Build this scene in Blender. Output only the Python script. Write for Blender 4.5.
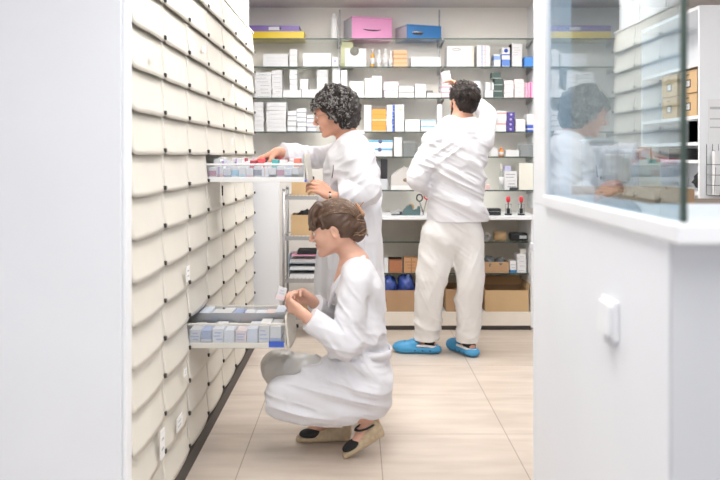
import bpy, bmesh, math, random
import numpy as np
from mathutils import Vector, Matrix, noise
try:
    import openvdb as vdb
except ImportError:
    import pyopenvdb as vdb
R = math.radians
C = bpy.context.scene.collection
for o in list(bpy.data.objects):
    bpy.data.objects.remove(o)
rnd = random.Random(7)

# ------------------------------------------------------------------ camera, light, exposure
FPX = 780.0; HC = 1.32
cam = bpy.data.cameras.new('camera'); co = bpy.data.objects.new('camera', cam); C.objects.link(co)
co.location = (0, 0, HC); co.rotation_euler = (R(90), 0, 0)
cam.sensor_width = 36; cam.lens = 36 * FPX / 720
cam.shift_x = 3 / 720; cam.shift_y = -85 / 720
cam.dof.use_dof = True; cam.dof.focus_distance = 4.1; cam.dof.aperture_fstop = 2.8
cam.clip_start = 0.05
bpy.context.scene.camera = co
sc = bpy.context.scene
sc.view_settings.view_transform = 'Standard'; sc.view_settings.look = 'None'
sc.view_settings.gamma = 1; sc.view_settings.exposure = 0.46
sc.view_settings.use_curve_mapping = False
w = bpy.data.worlds.new('world'); sc.world = w; w.use_nodes = True
w.node_tree.nodes['Background'].inputs[0].default_value = (0.90, 0.94, 1.0, 1)
w.node_tree.nodes['Background'].inputs[1].default_value = 0.78
LAMP = 8.0

def at(px, py, Y):
    return Vector(((px - 357) * Y / FPX, Y, HC - (py - 155) * Y / FPX))
def zx(px, Y): return (px - 357) * Y / FPX
def zz(py, Y): return HC - (py - 155) * Y / FPX

# ------------------------------------------------------------------ materials
def nm(name):
    m = bpy.data.materials.new(name); m.use_nodes = True
    return m, m.node_tree.nodes, m.node_tree.links, m.node_tree.nodes['Principled BSDF']
def mat(name, col, rough=0.5, metal=0.0, var=0.0, scale=8.0, bump=0.0, bscale=60.0, sss=0.0, trans=0.0, alpha=1.0, stretch=(1, 1, 1)):
    m, N, L, p = nm(name)
    c = (*col, 1)
    p.inputs['Base Color'].default_value = c; p.inputs['Roughness'].default_value = rough
    p.inputs['Metallic'].default_value = metal
    if sss:
        p.inputs['Subsurface Weight'].default_value = sss
        p.inputs['Subsurface Radius'].default_value = (0.012, 0.005, 0.003); p.inputs['Subsurface Scale'].default_value = 1.0
    if alpha < 1: p.inputs['Alpha'].default_value = alpha
    if var or bump:
        tc = N.new('ShaderNodeTexCoord'); mp = N.new('ShaderNodeMapping'); mp.inputs['Scale'].default_value = stretch
        L.new(tc.outputs['Object'], mp.inputs[0])
    if var:
        n = N.new('ShaderNodeTexNoise'); n.inputs['Scale'].default_value = scale; n.inputs['Detail'].default_value = 4
        L.new(mp.outputs[0], n.inputs['Vector'])
        r = N.new('ShaderNodeValToRGB'); r.color_ramp.elements[0].position = 0.3; r.color_ramp.elements[1].position = 0.7
        r.color_ramp.elements[0].color = tuple(min(1, x * (1 - var)) for x in col) + (1,)
        r.color_ramp.elements[1].color = tuple(min(1, x * (1 + var * .5)) for x in col) + (1,)
        L.new(n.outputs[0], r.inputs[0]); L.new(r.outputs[0], p.inputs['Base Color'])
    if bump:
        n2 = N.new('ShaderNodeTexNoise'); n2.inputs['Scale'].default_value = bscale; n2.inputs['Detail'].default_value = 3
        L.new(mp.outputs[0], n2.inputs['Vector'])
        b = N.new('ShaderNodeBump'); b.inputs['Strength'].default_value = bump; b.inputs['Distance'].default_value = 0.002
        L.new(n2.outputs[0], b.inputs['Height']); L.new(b.outputs[0], p.inputs['Normal'])
    return m
def emit(name, col, s):
    m, N, L, p = nm(name)
    p.inputs['Emission Color'].default_value = (*col, 1); p.inputs['Emission Strength'].default_value = s
    return m
def clear(name, tint, refl=1.0, milky=0.0):
    """thin clear sheet: transparent tint + Fresnel reflection that works on both faces"""
    m = bpy.data.materials.new(name); m.use_nodes = True
    N = m.node_tree.nodes; L = m.node_tree.links; N.clear()
    out = N.new('ShaderNodeOutputMaterial'); tr = N.new('ShaderNodeBsdfTransparent'); tr.inputs[0].default_value = (*tint, 1)
    base = tr
    if milky:
        df = N.new('ShaderNodeBsdfDiffuse'); df.inputs[0].default_value = (.85, .88, .9, 1)
        mm = N.new('ShaderNodeMixShader'); mm.inputs[0].default_value = milky
        L.new(tr.outputs[0], mm.inputs[1]); L.new(df.outputs[0], mm.inputs[2]); base = mm
    gl = N.new('ShaderNodeBsdfGlossy'); gl.inputs['Roughness'].default_value = 0.01; gl.inputs[0].default_value = (1, 1, 1, 1)
    lw = N.new('ShaderNodeLayerWeight'); lw.inputs[0].default_value = 0.5
    pw = N.new('ShaderNodeMath'); pw.operation = 'POWER'; pw.inputs[1].default_value = 5
    ma = N.new('ShaderNodeMath'); ma.operation = 'MULTIPLY_ADD'; ma.inputs[1].default_value = 0.96 * refl; ma.inputs[2].default_value = 0.04 * refl
    mx = N.new('ShaderNodeMixShader')
    L.new(lw.outputs['Facing'], pw.inputs[0]); L.new(pw.outputs[0], ma.inputs[0]); L.new(ma.outputs[0], mx.inputs[0])
    L.new(base.outputs[0], mx.inputs[1]); L.new(gl.outputs[0], mx.inputs[2]); L.new(mx.outputs[0], out.inputs[0])
    return m

M = {}
M['wall'] = mat('wall_paint', (.80, .82, .86), .55, var=.02, scale=3, bump=.05, bscale=200)
M['grey_and_shade'] = mat('grey_paint_and_shade', (.58, .60, .64), .6, var=.02, scale=3)  # counter wall and switch strip: shade painted as grey; plain grey elsewhere
M['backwall'] = mat('back_wall_panel', (.88, .84, .79), .55, var=.02, scale=2)
M['ceil'] = mat('ceiling_paint', (.66, .62, .61), .8, var=.02)
M['lacquer'] = mat('white_lacquer', (.82, .84, .87), .35, var=.01)
M['cream'] = mat('cream_plastic', (.72, .69, .62), .38, var=.035, scale=5, bump=.03, bscale=30)
M['cream_in'] = mat('cream_plastic_inner', (.70, .68, .63), .5)
M['lock'] = mat('dark_lock', (.03, .03, .03), .4)
M['plate'] = mat('paper_label', (.88, .88, .88), .6)
M['dark'] = mat('dark_kick', (.07, .06, .055), .6)
M['inside'] = mat('cabinet_interior', (.82, .76, .68), .6, var=.03)
M['chrome'] = mat('chrome_wire', (.62, .62, .64), .25, metal=1)
M['steel'] = mat('dull_steel', (.45, .45, .46), .4, metal=.8)
M['glass_edge'] = mat('glass_green_edge', (.035, .06, .05), .45)
M['glass'] = clear('window_glass', (.72, .82, .88), 1.35)
M['shelfglass'] = clear('shelf_glass', (.95, .975, .96), .8)
M['plastic'] = clear('clear_plastic', (.95, .96, .98), .8, .12)
M['acrylic'] = clear('clear_acrylic', (.88, .9, .9), .9, .10)
M['kraft'] = mat('kraft_cardboard', (.46, .29, .165), .85, var=.08, scale=6, bump=.1, bscale=120)
M['kraft2'] = mat('tan_cardboard', (.58, .40, .22), .85, var=.06, scale=6)
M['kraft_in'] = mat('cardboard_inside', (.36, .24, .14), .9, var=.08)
M['skin'] = mat('skin', (.68, .36, .25), .5, var=.10, scale=14, sss=.12, bump=.05, bscale=250)
M['skin2'] = mat('skin_fair', (.74, .43, .32), .5, var=.08, scale=14, sss=.12, bump=.05, bscale=250)
M['lip'] = mat('lips', (.56, .22, .18), .4)
M['eyew'] = mat('eye_white', (.8, .78, .76), .2)
M['iris'] = mat('iris', (.06, .04, .03), .2)
M['cloth'] = mat('white_coat_cotton', (.755, .755, .80), .85, bump=.25, bscale=500)
M['cloth2'] = mat('white_trouser_cotton', (.76, .75, .745), .85, bump=.25, bscale=500)
M['satin'] = mat('grey_satin', (.72, .71, .70), .42, var=.06, scale=10, metal=.3)
M['hair_dark'] = mat('dark_hair', (.018, .011, .009), .6, var=.3, scale=30)
M['hair_curl'] = mat('charcoal_curls', (.040, .033, .032), .6)
M['hair_grey'] = mat('grey_curls', (.34, .32, .31), .45)
M['hair_brown'] = mat('brown_hair', (.10, .055, .035), .42, var=.3, scale=30)
M['hair_mid'] = mat('mid_brown_hair', (.15, .088, .055), .5)
M['hair_blond'] = mat('blond_strands', (.38, .24, .15), .5)
M['black'] = mat('black_fabric', (.02, .02, .022), .8)
M['blackp'] = mat('black_plastic', (.025, .025, .03), .35)
M['jute'] = mat('jute_sole', (.58, .46, .31), .9, var=.15, scale=60, bump=.6, bscale=300)
M['bluerub'] = mat('blue_clog_foam', (.06, .33, .62), .45)
M['bluedark'] = mat('blue_clog_vents', (.02, .12, .32), .5)
M['whitep'] = mat('white_plastic', (.82, .82, .82), .4)
M['red'] = mat('red_plastic', (.65, .03, .05), .35)
M['lime'] = mat('pale_yellow', (.75, .75, .40), .5)

_c = {}
def colm(col, rough=.5):
    k = tuple(round(x, 3) for x in col) + (rough,)
    if k not in _c:
        _c[k] = mat('printed_card_%d' % len(_c), col, rough, var=.015, scale=20)
    return _c[k]
W = (.76, .765, .78); W2 = (.72, .72, .72); GREY = (.45, .46, .48); CYAN = (.12, .50, .78); ORG = (.80, .26, .04)
BLUE = (.05, .12, .55); PINK = (.85, .50, .60); NAVY = (.10, .07, .32); DKG = (.06, .10, .09)

# ------------------------------------------------------------------ mesh builder
class MB:
    def __init__(s): s.v = []; s.f = []; s.m = []; s.sm = []
    def add(s, vs, fs, mi=0, smooth=False, mx=None):
        b = len(s.v)
        for v in vs:
            v = Vector(v)
            s.v.append(tuple(mx @ v) if mx else tuple(v))
        for f in fs:
            s.f.append([b + i for i in f]); s.m.append(mi); s.sm.append(smooth)
        return s
    def box(s, x0, x1, y0, y1, z0, z1, mi=0, bev=0.0, mx=None):
        if bev <= 0:
            vs = [(x, y, z) for x in (x0, x1) for y in (y0, y1) for z in (z0, z1)]
            fs = [(0, 1, 3, 2), (4, 6, 7, 5), (0, 4, 5, 1), (2, 3, 7, 6), (0, 2, 6, 4), (1, 5, 7, 3)]
            return s.add(vs, fs, mi, False, mx)
        bm = bmesh.new(); bmesh.ops.create_cube(bm, size=1)
        for v in bm.verts:
            v.co = Vector(((x0 + x1) / 2 + v.co.x * (x1 - x0), (y0 + y1) / 2 + v.co.y * (y1 - y0), (z0 + z1) / 2 + v.co.z * (z1 - z0)))
        bmesh.ops.bevel(bm, geom=bm.edges[:], offset=bev, segments=2, affect='EDGES', profile=.5)
        bm.verts.index_update()
        s.add([v.co.copy() for v in bm.verts], [[v.index for v in f.verts] for f in bm.faces], mi, False, mx); bm.free()
        return s
    def tube(s, pts, r, n=8, mi=0, cap=True, flat=1.0, mx=None):
        pts = [Vector(p) for p in pts]; rs = r if isinstance(r, (list, tuple)) else [r] * len(pts)
        vs = []; up = None
        for i, p in enumerate(pts):
            t = (pts[min(i + 1, len(pts) - 1)] - pts[max(i - 1, 0)]).normalized()
            if up is None: up = Vector((0, 0, 1)) if abs(t.z) < .9 else Vector((0, 1, 0))
            a = t.cross(up).normalized(); b = a.cross(t).normalized(); up = b
            for k in range(n):
                q = 2 * math.pi * k / n
                vs.append(p + a * math.cos(q) * rs[i] + b * math.sin(q) * rs[i] * flat)
        fs = [(i * n + k, i * n + (k + 1) % n, (i + 1) * n + (k + 1) % n, (i + 1) * n + k) for i in range(len(pts) - 1) for k in range(n)]
        if cap: fs += [tuple(range(n))[::-1], tuple(range((len(pts) - 1) * n, len(pts) * n))]
        return s.add(vs, fs, mi, True, mx)
    def lathe(s, prof, c=(0, 0, 0), n=24, mi=0, mx=None):
        vs = []; c = Vector(c)
        for (r, z) in prof:
            for k in range(n):
                q = 2 * math.pi * k / n; vs.append(c + Vector((r * math.cos(q), r * math.sin(q), z)))
        m = len(prof)
        fs = [(i * n + k, i * n + (k + 1) % n, (i + 1) * n + (k + 1) % n, (i + 1) * n + k) for i in range(m - 1) for k in range(n)]
        fs += [tuple(range(n))[::-1], tuple(range((m - 1) * n, m * n))]
        return s.add(vs, fs, mi, True, mx)
    def prism(s, poly, axis, a, b, mi=0, mx=None):
        """poly: 2D points; axis: extrusion axis ('x': poly=(y,z), 'y': poly=(x,z), 'z': poly=(x,y))"""
        def P3(p, t): return {'x': (t, p[0], p[1]), 'y': (p[0], t, p[1]), 'z': (p[0], p[1], t)}[axis]
        n = len(poly); vs = [P3(p, a) for p in poly] + [P3(p, b) for p in poly]
        fs = [tuple(range(n))[::-1], tuple(range(n, 2 * n))] + [(i, (i + 1) % n, n + (i + 1) % n, n + i) for i in range(n)]
        return s.add(vs, fs, mi, False, mx)
    def build(s, name, mats, parent=None, loc=None):
        me = bpy.data.meshes.new(name)
        org = Vector(loc) if loc is not None else Vector((0, 0, 0))
        me.from_pydata([tuple(Vector(v) - org) for v in s.v], [], s.f)
        for m in (mats if isinstance(mats, (list, tuple)) else [mats]): me.materials.append(m)
        me.polygons.foreach_set('material_index', s.m); me.polygons.foreach_set('use_smooth', s.sm)
        bm = bmesh.new(); bm.from_mesh(me); bmesh.ops.recalc_face_normals(bm, faces=bm.faces[:]); bm.to_mesh(me); bm.free()
        me.update()
        o = bpy.data.objects.new(name, me); C.objects.link(o); o.location = org
        if parent: o.parent = parent
        return o
def tag(o, label, cat, group=None, kind=None):
    if label and len(label.split()) > 16: print('LONG', len(label.split()), label)
    if label: o['label'] = label
    if cat: o['category'] = cat
    if group: o['group'] = group
    if kind: o['kind'] = kind
    return o
def empty(name, loc, label, cat, group=None, rz=0):
    o = bpy.data.objects.new(name, None); C.objects.link(o); o.location = loc; o.rotation_euler = (0, 0, rz)
    o.empty_display_size = .1
    return tag(o, label, cat, group)
def struct(name, mb, m, label=None):
    o = mb.build(name, m); o['kind'] = 'structure'
    if label: o['label'] = label
    return o

# ------------------------------------------------------------------ room shell
def floor_mat():
    m, N, L, p = nm('floor_tiles')
    tc = N.new('ShaderNodeTexCoord'); mp = N.new('ShaderNodeMapping')
    mp.inputs['Location'].default_value = (-.105, -.09, 0)
    L.new(tc.outputs['Object'], mp.inputs[0])
    br = N.new('ShaderNodeTexBrick'); br.offset = 0; br.inputs['Scale'].default_value = 1
    br.inputs['Brick Width'].default_value = .6; br.inputs['Row Height'].default_value = .6
    br.inputs['Mortar Size'].default_value = .0022; br.inputs['Mortar Smooth'].default_value = .1
    br.inputs['Color1'].default_value = (.66, .575, .50, 1); br.inputs['Color2'].default_value = (.69, .60, .525, 1)
    br.inputs['Mortar'].default_value = (.36, .29, .24, 1)
    L.new(mp.outputs[0], br.inputs[0])
    mp2 = N.new('ShaderNodeMapping'); mp2.inputs['Scale'].default_value = (1, 5, 1); L.new(tc.outputs['Object'], mp2.inputs[0])
    n = N.new('ShaderNodeTexNoise'); n.inputs['Scale'].default_value = 2.2; n.inputs['Detail'].default_value = 5
    L.new(mp2.outputs[0], n.inputs['Vector'])
    r = N.new('ShaderNodeValToRGB'); r.color_ramp.elements[0].position = .35; r.color_ramp.elements[0].color = (.88, .86, .84, 1)
    r.color_ramp.elements[1].position = .65; r.color_ramp.elements[1].color = (1.05, 1.05, 1.05, 1)
    L.new(n.outputs[0], r.inputs[0])
    mx = N.new('ShaderNodeMix'); mx.data_type = 'RGBA'; mx.blend_type = 'MULTIPLY'; mx.inputs[0].default_value = 1
    L.new(br.outputs[0], mx.inputs[6]); L.new(r.outputs[0], mx.inputs[7]); L.new(mx.outputs[2], p.inputs['Base Color'])
    p.inputs['Roughness'].default_value = .33
    bp = N.new('ShaderNodeBump'); bp.inputs['Strength'].default_value = .4; bp.inputs['Distance'].default_value = .002; bp.invert = True
    L.new(br.outputs[1], bp.inputs['Height']); L.new(bp.outputs[0], p.inputs['Normal'])
    return m
YB = 6.35; ZC = 2.52; XD = -0.722
struct('floor', MB().box(-3.2, 4.2, -1.5, YB + .1, -.08, 0), floor_mat())
struct('ceiling', MB().box(-3.2, 4.2, -1.5, YB + .1, ZC, ZC + .08), M['ceil'])
struct('wall_back', MB().box(-1.3, 4.2, YB, YB + .1, 0, ZC), M['backwall'])
struct('wall_left', MB().box(-1.38, -1.28, 2.46, YB, 0, ZC), M['wall'])
struct('wall_right', MB().box(4.1, 4.2, -1.5, YB, 0, ZC), M['wall'])
# white end wall on the left, close to the camera, with an edge strip
struct('wall_front', MB().box(-3.2, -.718, 2.37, 2.43, 0, ZC), M['wall'])
struct('trim_1', MB().box(-.7178, -.706, 2.385, 2.447, 0, ZC, bev=.003), M['lacquer'])
# panel closing the gap behind the last drawer column
struct('wall_end', MB().box(-1.28, -.545, 5.44, 5.50, 0, 1.30), M['wall'])
# bulkhead over the drawer run
struct('trim_2', MB().box(-1.28, -.86, 2.45, 5.40, 2.135, ZC), M['wall'])
# half wall on the right, post, sill cap, glass
XW = .525
struct('wall_partition', MB().box(XW, XW + .10, 1.313, 2.324, 0, 1.176), M['wall'])
struct('wall_counter', MB().box(XW + .002, 2.6, 1.306, 1.312, 0, 1.176).box(XW + .10, 2.6, 1.312, 1.41, 0, 1.176), M['grey_and_shade'])  # face turned from the light, its shade painted in as darker grey
struct('trim_3', MB().box(XW, XW + .07, 2.163, 2.324, 1.176, ZC, bev=.004), M['lacquer'])
struct('trim_4', MB().box(XW - .012, XW + .14, 1.25, 2.163, 1.176, 1.210, bev=.005).box(XW + .14, 2.6, 1.254, 1.77, 1.176, 1.210, bev=.005), M['lacquer'])
struct('window_1', MB().box(XW + .002, XW + .010, 1.272, 2.163, 1.210, ZC), M['glass'])
we = struct('trim_5', MB().box(XW + .0015, XW + .0105, 1.264, 1.272, 1.210, ZC), M['glass_edge'])
struct('trim_6', MB().box(XW - .004, XW + .018, 2.146, 2.164, 1.210, ZC), M['grey_and_shade'])

# ceiling light panels (the room's own lamps)
M['lampglow'] = emit('led_diffuser', (1, .985, .96), LAMP)
M['lampglow2'] = emit('led_diffuser_bright', (1, .975, .94), LAMP * 1.3)
def ceiling_light(x, y, label, sx=.6, sy=.6, m='lampglow'):
    t = empty('ceiling_light', (x, y, ZC), label, 'ceiling light', 'square light panels in the ceiling')
    f = MB()
    for (a, b, c, d) in ((-sx/2-.02, sx/2+.02, -sy/2-.02, -sy/2), (-sx/2-.02, sx/2+.02, sy/2, sy/2+.02), (-sx/2-.02, -sx/2, -sy/2, sy/2), (sx/2, sx/2+.02, -sy/2, sy/2)):
        f.box(a, b, c, d, -.018, 0)
    f.build('frame', M['lacquer'], t)
    MB().box(-sx/2, sx/2, -sy/2, sy/2, -.012, 0).build('diffuser', M[m], t)
ceiling_light(0.1, 1.3, 'square ceiling light panel nearest the entrance of the aisle', .6, 1.2)
ceiling_light(0.1, 3.0, 'square ceiling light panel over the open drawers', .6, 1.2)
ceiling_light(-.25, 5.0, 'square ceiling light panel in front of the back shelves, left one', .9, .7, 'lampglow2')
ceiling_light(.95, 5.0, 'square ceiling light panel in front of the back shelves, right one', .9, .7, 'lampglow2')
ceiling_light(2.2, 3.0, 'square ceiling light panel in the room behind the glass', .6, 1.2)
ceiling_light(1.2, .1, 'square ceiling light panel before the half wall', .6, 1.2)

# ------------------------------------------------------------------ drawer cabinets
def drawer_front_mesh(x, y0, y1, z0, z1, mb, seed):
    """pillow shaped front: bulges outward, lower lip proud of the next front"""
    nu, nv = 14, 8; r = random.Random(seed); g = .0015
    a = r.uniform(-.002, .002)
    def pt(i, j, back):
        u = i / nu; v = j / nv                     # v=0 top, 1 bottom
        bul = 1 - (2 * u - 1) ** 2
        off = .004 + .014 * v ** 1.5 + .009 * bul * (.3 + .7 * v ** 1.2) + a * v
        if back: off -= .006
        y = y0 + g + (y1 - y0 - 2 * g) * u
        z = z1 - (z1 - z0 + .008 - .010 * (1 - bul) ** 4) * v
        return (x + off, y, z)
    vs = []; fs = []
    for b in (0, 1):
        for j in range(nv + 1):
            for i in range(nu + 1): vs.append(pt(i, j, b))
    n1 = (nu + 1) * (nv + 1)
    for j in range(nv):
        for i in range(nu):
            q = j * (nu + 1) + i
            fs.append((q, q + 1, q + nu + 2, q + nu + 1)); fs.append((n1 + q, n1 + q + nu + 1, n1 + q + nu + 2, n1 + q + 1))
    ring = [i for i in range(nu + 1)] + [j * (nu + 1) + nu for j in range(1, nv + 1)] + [nv * (nu + 1) + i for i in range(nu - 1, -1, -1)] + [j * (nu + 1) for j in range(nv - 1, 0, -1)]
    for k in range(len(ring)):
        p, q = ring[k], ring[(k + 1) % len(ring)]
        fs.append((p, q, n1 + q, n1 + p))
    mb.add(vs, fs, 0, True)
RH = .1375; CW = .4163; Y0D = 2.452; NR = 15
ZB = HC - 9 * RH + .008
cols = ['nearest cream drawer cabinet, beside the white end wall', 'second cream drawer cabinet from the white end wall',
        'third cream drawer cabinet, with the low drawer pulled out', 'middle cream drawer cabinet, with the drawer the curly haired woman reaches into',
        'fifth cream drawer cabinet, just past the pulled out upper drawer', 'second to last cream drawer cabinet before the back shelves', 'farthest cream drawer cabinet, next to the grey end panel']
OPEN = {(3, 8): .472, (2, 3): .420}
for ci in range(7):
    y0 = Y0D + ci * CW; y1 = y0 + CW
    t = empty('drawer_cabinet', (XD, (y0 + y1) / 2, 0), cols[ci], 'drawer cabinet', 'drawer cabinets forming the left wall')
    L0 = Vector((XD, (y0 + y1) / 2, 0))
    b = MB()
    zt = ZB + NR * RH
    b.box(-.55, -.54, -CW/2 + .001, CW/2 - .001, .05, zt + .01)
    b.box(-.54, -.004, -CW/2 + .001, -CW/2 + .006, .05, zt + .01); b.box(-.54, -.004, CW/2 - .006, CW/2 - .001, .05, zt + .01)
    b.box(-.54, .012, -CW/2 + .001, CW/2 - .001, zt, zt + .012)
    b.box(-.54, -.004, -CW/2 + .006, CW/2 - .006, ZB - .02, ZB - .008)
    b.build('carcass', M['cream_in'], t)
    MB().box(-.5, .024, -CW/2, CW/2, 0, ZB - .02).build('plinth', M['dark'], t)
    for ri in range(NR):
        z0 = ZB + ri * RH; z1 = z0 + RH; ext = OPEN.get((ci, ri), 0)
        mb = MB(); drawer_front_mesh(ext, -CW/2, CW/2, z0, z1 - .002, mb, ci * 20 + ri)
        if not ext:
            mb.box(-.05, -.002, -CW/2 + .01, CW/2 - .01, z0 + .006, z1 - .01)
        d = mb.build('drawer', M['cream'], t)
        lk = MB().box(ext + .008, ext + .026, CW/2 - .022, CW/2 - .006, z0 + .001, z0 + .017, bev=.003)
        lk.build('lock', M['lock'], d)
        if ext:
            up = (ci == 3)
            h = .068 if up else .085; zb = z0 + .012
            ya, yb = -CW/2 + .012, CW/2 - .012
            tr = MB().box(-.02, ext + .004, ya, yb, zb, zb + .006)
            tr.box(ext - .004, ext + .002, ya, yb, zb, z1 - .004)
            tr.build('tray', M['whitep'] if up else M['cream_in'], d)
            for sd, yy in ((0, ya), (1, yb)):
                s = MB().box(-.02, ext, yy - .003, yy + .003, zb - .012, zb + .012, bev=.002).box(-.02, ext, yy - .004, yy + .004, zb + h, zb + h + .009, bev=.002)
                s.build('side_rail', M['whitep'] if up else M['cream_in'], d)
                MB().box(-.02, ext, yy - .0012, yy + .0012, zb + .012, zb + h).build('side_pane', M['plastic'], d)
            for xx in ((.1185, .2275, .336) if up else (.104, .202, .300)):
                MB().box(xx, xx + .002, ya + .004, yb - .004, zb + .006, zb + h - .012).build('divider', M['plastic'], d)
            if not up:
                MB().box(-.02, ext, -.004, .004, zb + .03, zb + h + .012).build('divider', M['steel'], d)
                MB().box(ext - .07, ext - .006, ya - .006, ya - .0035, zb - .006, zb + .018).build('blue_tab', colm(BLUE), d)
        for (c_, r_, yy, w_, zo, hh) in ((1, 1, -.05, .09, .03, .05), (1, 2, .05, .04, .07, .03), (0, 1, .1, .05, .02, .1), (0, 11, -.02, .03, .03, .03), (4, 9, -.02, .03, .05, .035), (3, 7, .08, .018, .06, .05), (4, 11, .0, .04, .05, .06), (2, 12, .02, .05, .04, .03), (5, 6, .0, .04, .05, .04), (1, 5, .1, .05, .03, .06)):
            if c_ == ci and r_ == ri:
                lb = MB(); off = .046
                lb.box(ext + off - .014, ext + off - .010, yy - w_/2, yy + w_/2, z0 + zo, z0 + zo + hh)
                if w_ < .02: lb.build('label_holder', M['black'], d)
                else:
                    for q in range(2): lb.box(ext + off - .0102, ext + off - .0095, yy - w_ * .35, yy + w_ * .2, z0 + zo + hh * (.3 + .35 * q), z0 + zo + hh * (.38 + .35 * q), 1)
                    lb.build('paper_label', [M['plate'], colm(GREY)], d)

# ------------------------------------------------------------------ cartons and medicine boxes
def medbox(x0, x1, y0, y1, z0, z1, body, bands=(), label='', group=None, name='medicine_box', cat='medicine box', rz=0, seal=True):
    """folding carton with tuck flap seams; bands=(kind, a, b, colour): 'h' across, 'v' upright, 'd' dot, 't' lines of small print"""
    cx, cy = (x0 + x1) / 2, (y0 + y1) / 2
    wx, wy, hz = (x1 - x0) / 2, (y1 - y0) / 2, z1 - z0
    mats = [colm(body)]; mb = MB()
    bv = min(.0012, hz * .06)
    mb.box(-wx, wx, -wy, wy, 0, hz, 0, bev=bv)
    e = .0005
    def mi(c):
        m = colm(c)
        if m not in mats: mats.append(m)
        return mats.index(m)
    for (k, a, b, c) in bands:
        q = mi(c)
        if k == 'h': mb.box(-wx - e, wx + e, -wy - e, wy + e, hz * a, hz * b, q)
        elif k == 'v': mb.box(-wx + 2 * wx * a, -wx + 2 * wx * b, -wy - e, wy + e, bv, hz - bv, q)
        elif k == 't':
            r = random.Random(int(abs(x0) * 9999) + int(z0 * 777)); n = max(1, int(b))
            for i in range(n):
                zz0 = hz * (a + (0.9 - a) * i / n); L_ = r.uniform(.45, .8); s0 = r.uniform(.08, .9 - L_)
                mb.box(-wx + 2 * wx * s0, -wx + 2 * wx * (s0 + L_), -wy - e, -wy + .001, zz0, zz0 + min(.006, hz * .12), q)
        elif k == 'd':
            mx_ = Matrix.Translation((-wx + 2 * wx * a, -wy - e, hz * b)) @ Matrix.Rotation(R(90), 4, 'X')
            mb.lathe([(min(wx, hz / 2) * .5, 0), (min(wx, hz / 2) * .5, .001)], n=14, mi=q, mx=mx_ @ Matrix.Translation((0, 0, -.0005)))
    o = mb.build(name, mats); o.location = (cx, cy, z0); o.rotation_euler = (0, 0, rz)
    return tag(o, label, cat, group)
def open_carton(x0, x1, y0, y1, z0, z1, label, m=None, group=None, flaps=(0, 1), rz=0, tape=False, slot=False):
    m = m or M['kraft']; t = .004
    o = empty('cardboard_carton', ((x0 + x1) / 2, (y0 + y1) / 2, z0), label, 'cardboard box', group, rz)
    a, b, h = (x1 - x0) / 2, (y1 - y0) / 2, z1 - z0
    mb = MB().box(-a, a, -b, b, 0, t).box(-a, a, -b, -b + t, t, h).box(-a, a, b - t, b, t, h).box(-a, -a + t, -b + t, b - t, t, h).box(a - t, a, -b + t, b - t, t, h)
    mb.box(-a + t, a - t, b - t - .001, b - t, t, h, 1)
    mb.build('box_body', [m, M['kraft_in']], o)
    L_ = min(.10, b * .6)
    for k in flaps:
        if k == 0: mx_ = Matrix.Translation((-a, 0, h)) @ Matrix.Rotation(R(-25), 4, 'Y'); f = MB().box(0, .004, -b, b, 0, L_, mx=mx_)
        elif k == 1: mx_ = Matrix.Translation((a - .004, 0, h)) @ Matrix.Rotation(R(18), 4, 'Y'); f = MB().box(0, .004, -b, b, 0, L_, mx=mx_)
        else: mx_ = Matrix.Translation((0, b - .004, h)) @ Matrix.Rotation(R(-10), 4, 'X'); f = MB().box(-a, a, 0, .004, 0, L_ * .8, mx=mx_)
        f.build('flap', m, o)
    if slot: MB().box(-a * .9, -a * .9 + .02, -b - .001, -b + .001, h * .45, h * .6).build('hand_hole', M['dark'], o)
    if tape: MB().box(-.02, .02, -b - .001, -b + .001, h * .55, h).build('tape', M['kraft2'], o)
    return o

YS = 6.08                                   # front edge of the upper shelves
ZS = {1: 2.23, 2: 2.01, 3: 1.768, 4: 1.503, 5: 1.308, 6: 1.047}
SN = {1: 'top', 2: 'second', 3: 'third', 4: 'fourth', 5: 'fifth', 6: 'lowest wall'}
bayn = ['left', 'middle', 'right']
bays = [(-.98, -.145), (-.135, .664), (.674, 1.385)]
for k in ZS:
    for bi, (a, b) in enumerate(bays):
        if k >= 5 and bi == 0: continue
        o = empty('glass_shelf', ((a + b) / 2, YS, ZS[k]), '%s glass shelf in the %s bay of the back wall' % (SN[k], bayn[bi]), 'shelf', 'glass shelves on the back wall')
        w_ = (b - a) / 2
        MB().box(-w_, w_, .004, YB - YS - .012, -.008, 0).build('pane', M['shelfglass'], o)
        MB().box(-w_, w_, 0, .004, -.009, 0).build('front_edge', M['glass_edge'], o)
        for sx in (-w_ + .005, w_ - .013):
            MB().prism([(YB - YS - .012, -.009), (YB - YS - .012, -.045), (.03, -.018), (.03, -.009)], 'x', sx, sx + .006).build('bracket', M['steel'], o)
for xx in (-.140, .669):
    o = MB().box(xx - .006, xx + .006, YB - .012, YB, 1.0, 2.5)
    for i in range(40): o.box(xx - .002, xx + .002, YB - .0125, YB - .0115, 1.03 + i * .036, 1.05 + i * .036, 1)
    q = o.build('shelf_standard', [M['steel'], M['dark']]); tag(q, 'slotted steel upright %s' % ('left of the pink box file' if xx < 0 else 'right of the blue box file'), 'shelf upright', 'steel uprights on the back wall')
# upright white side of the shelf run on the right
struct('trim_7', MB().box(1.387, 1.41, YS - .02, YB, .9, ZC), M['lacquer'])

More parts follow.
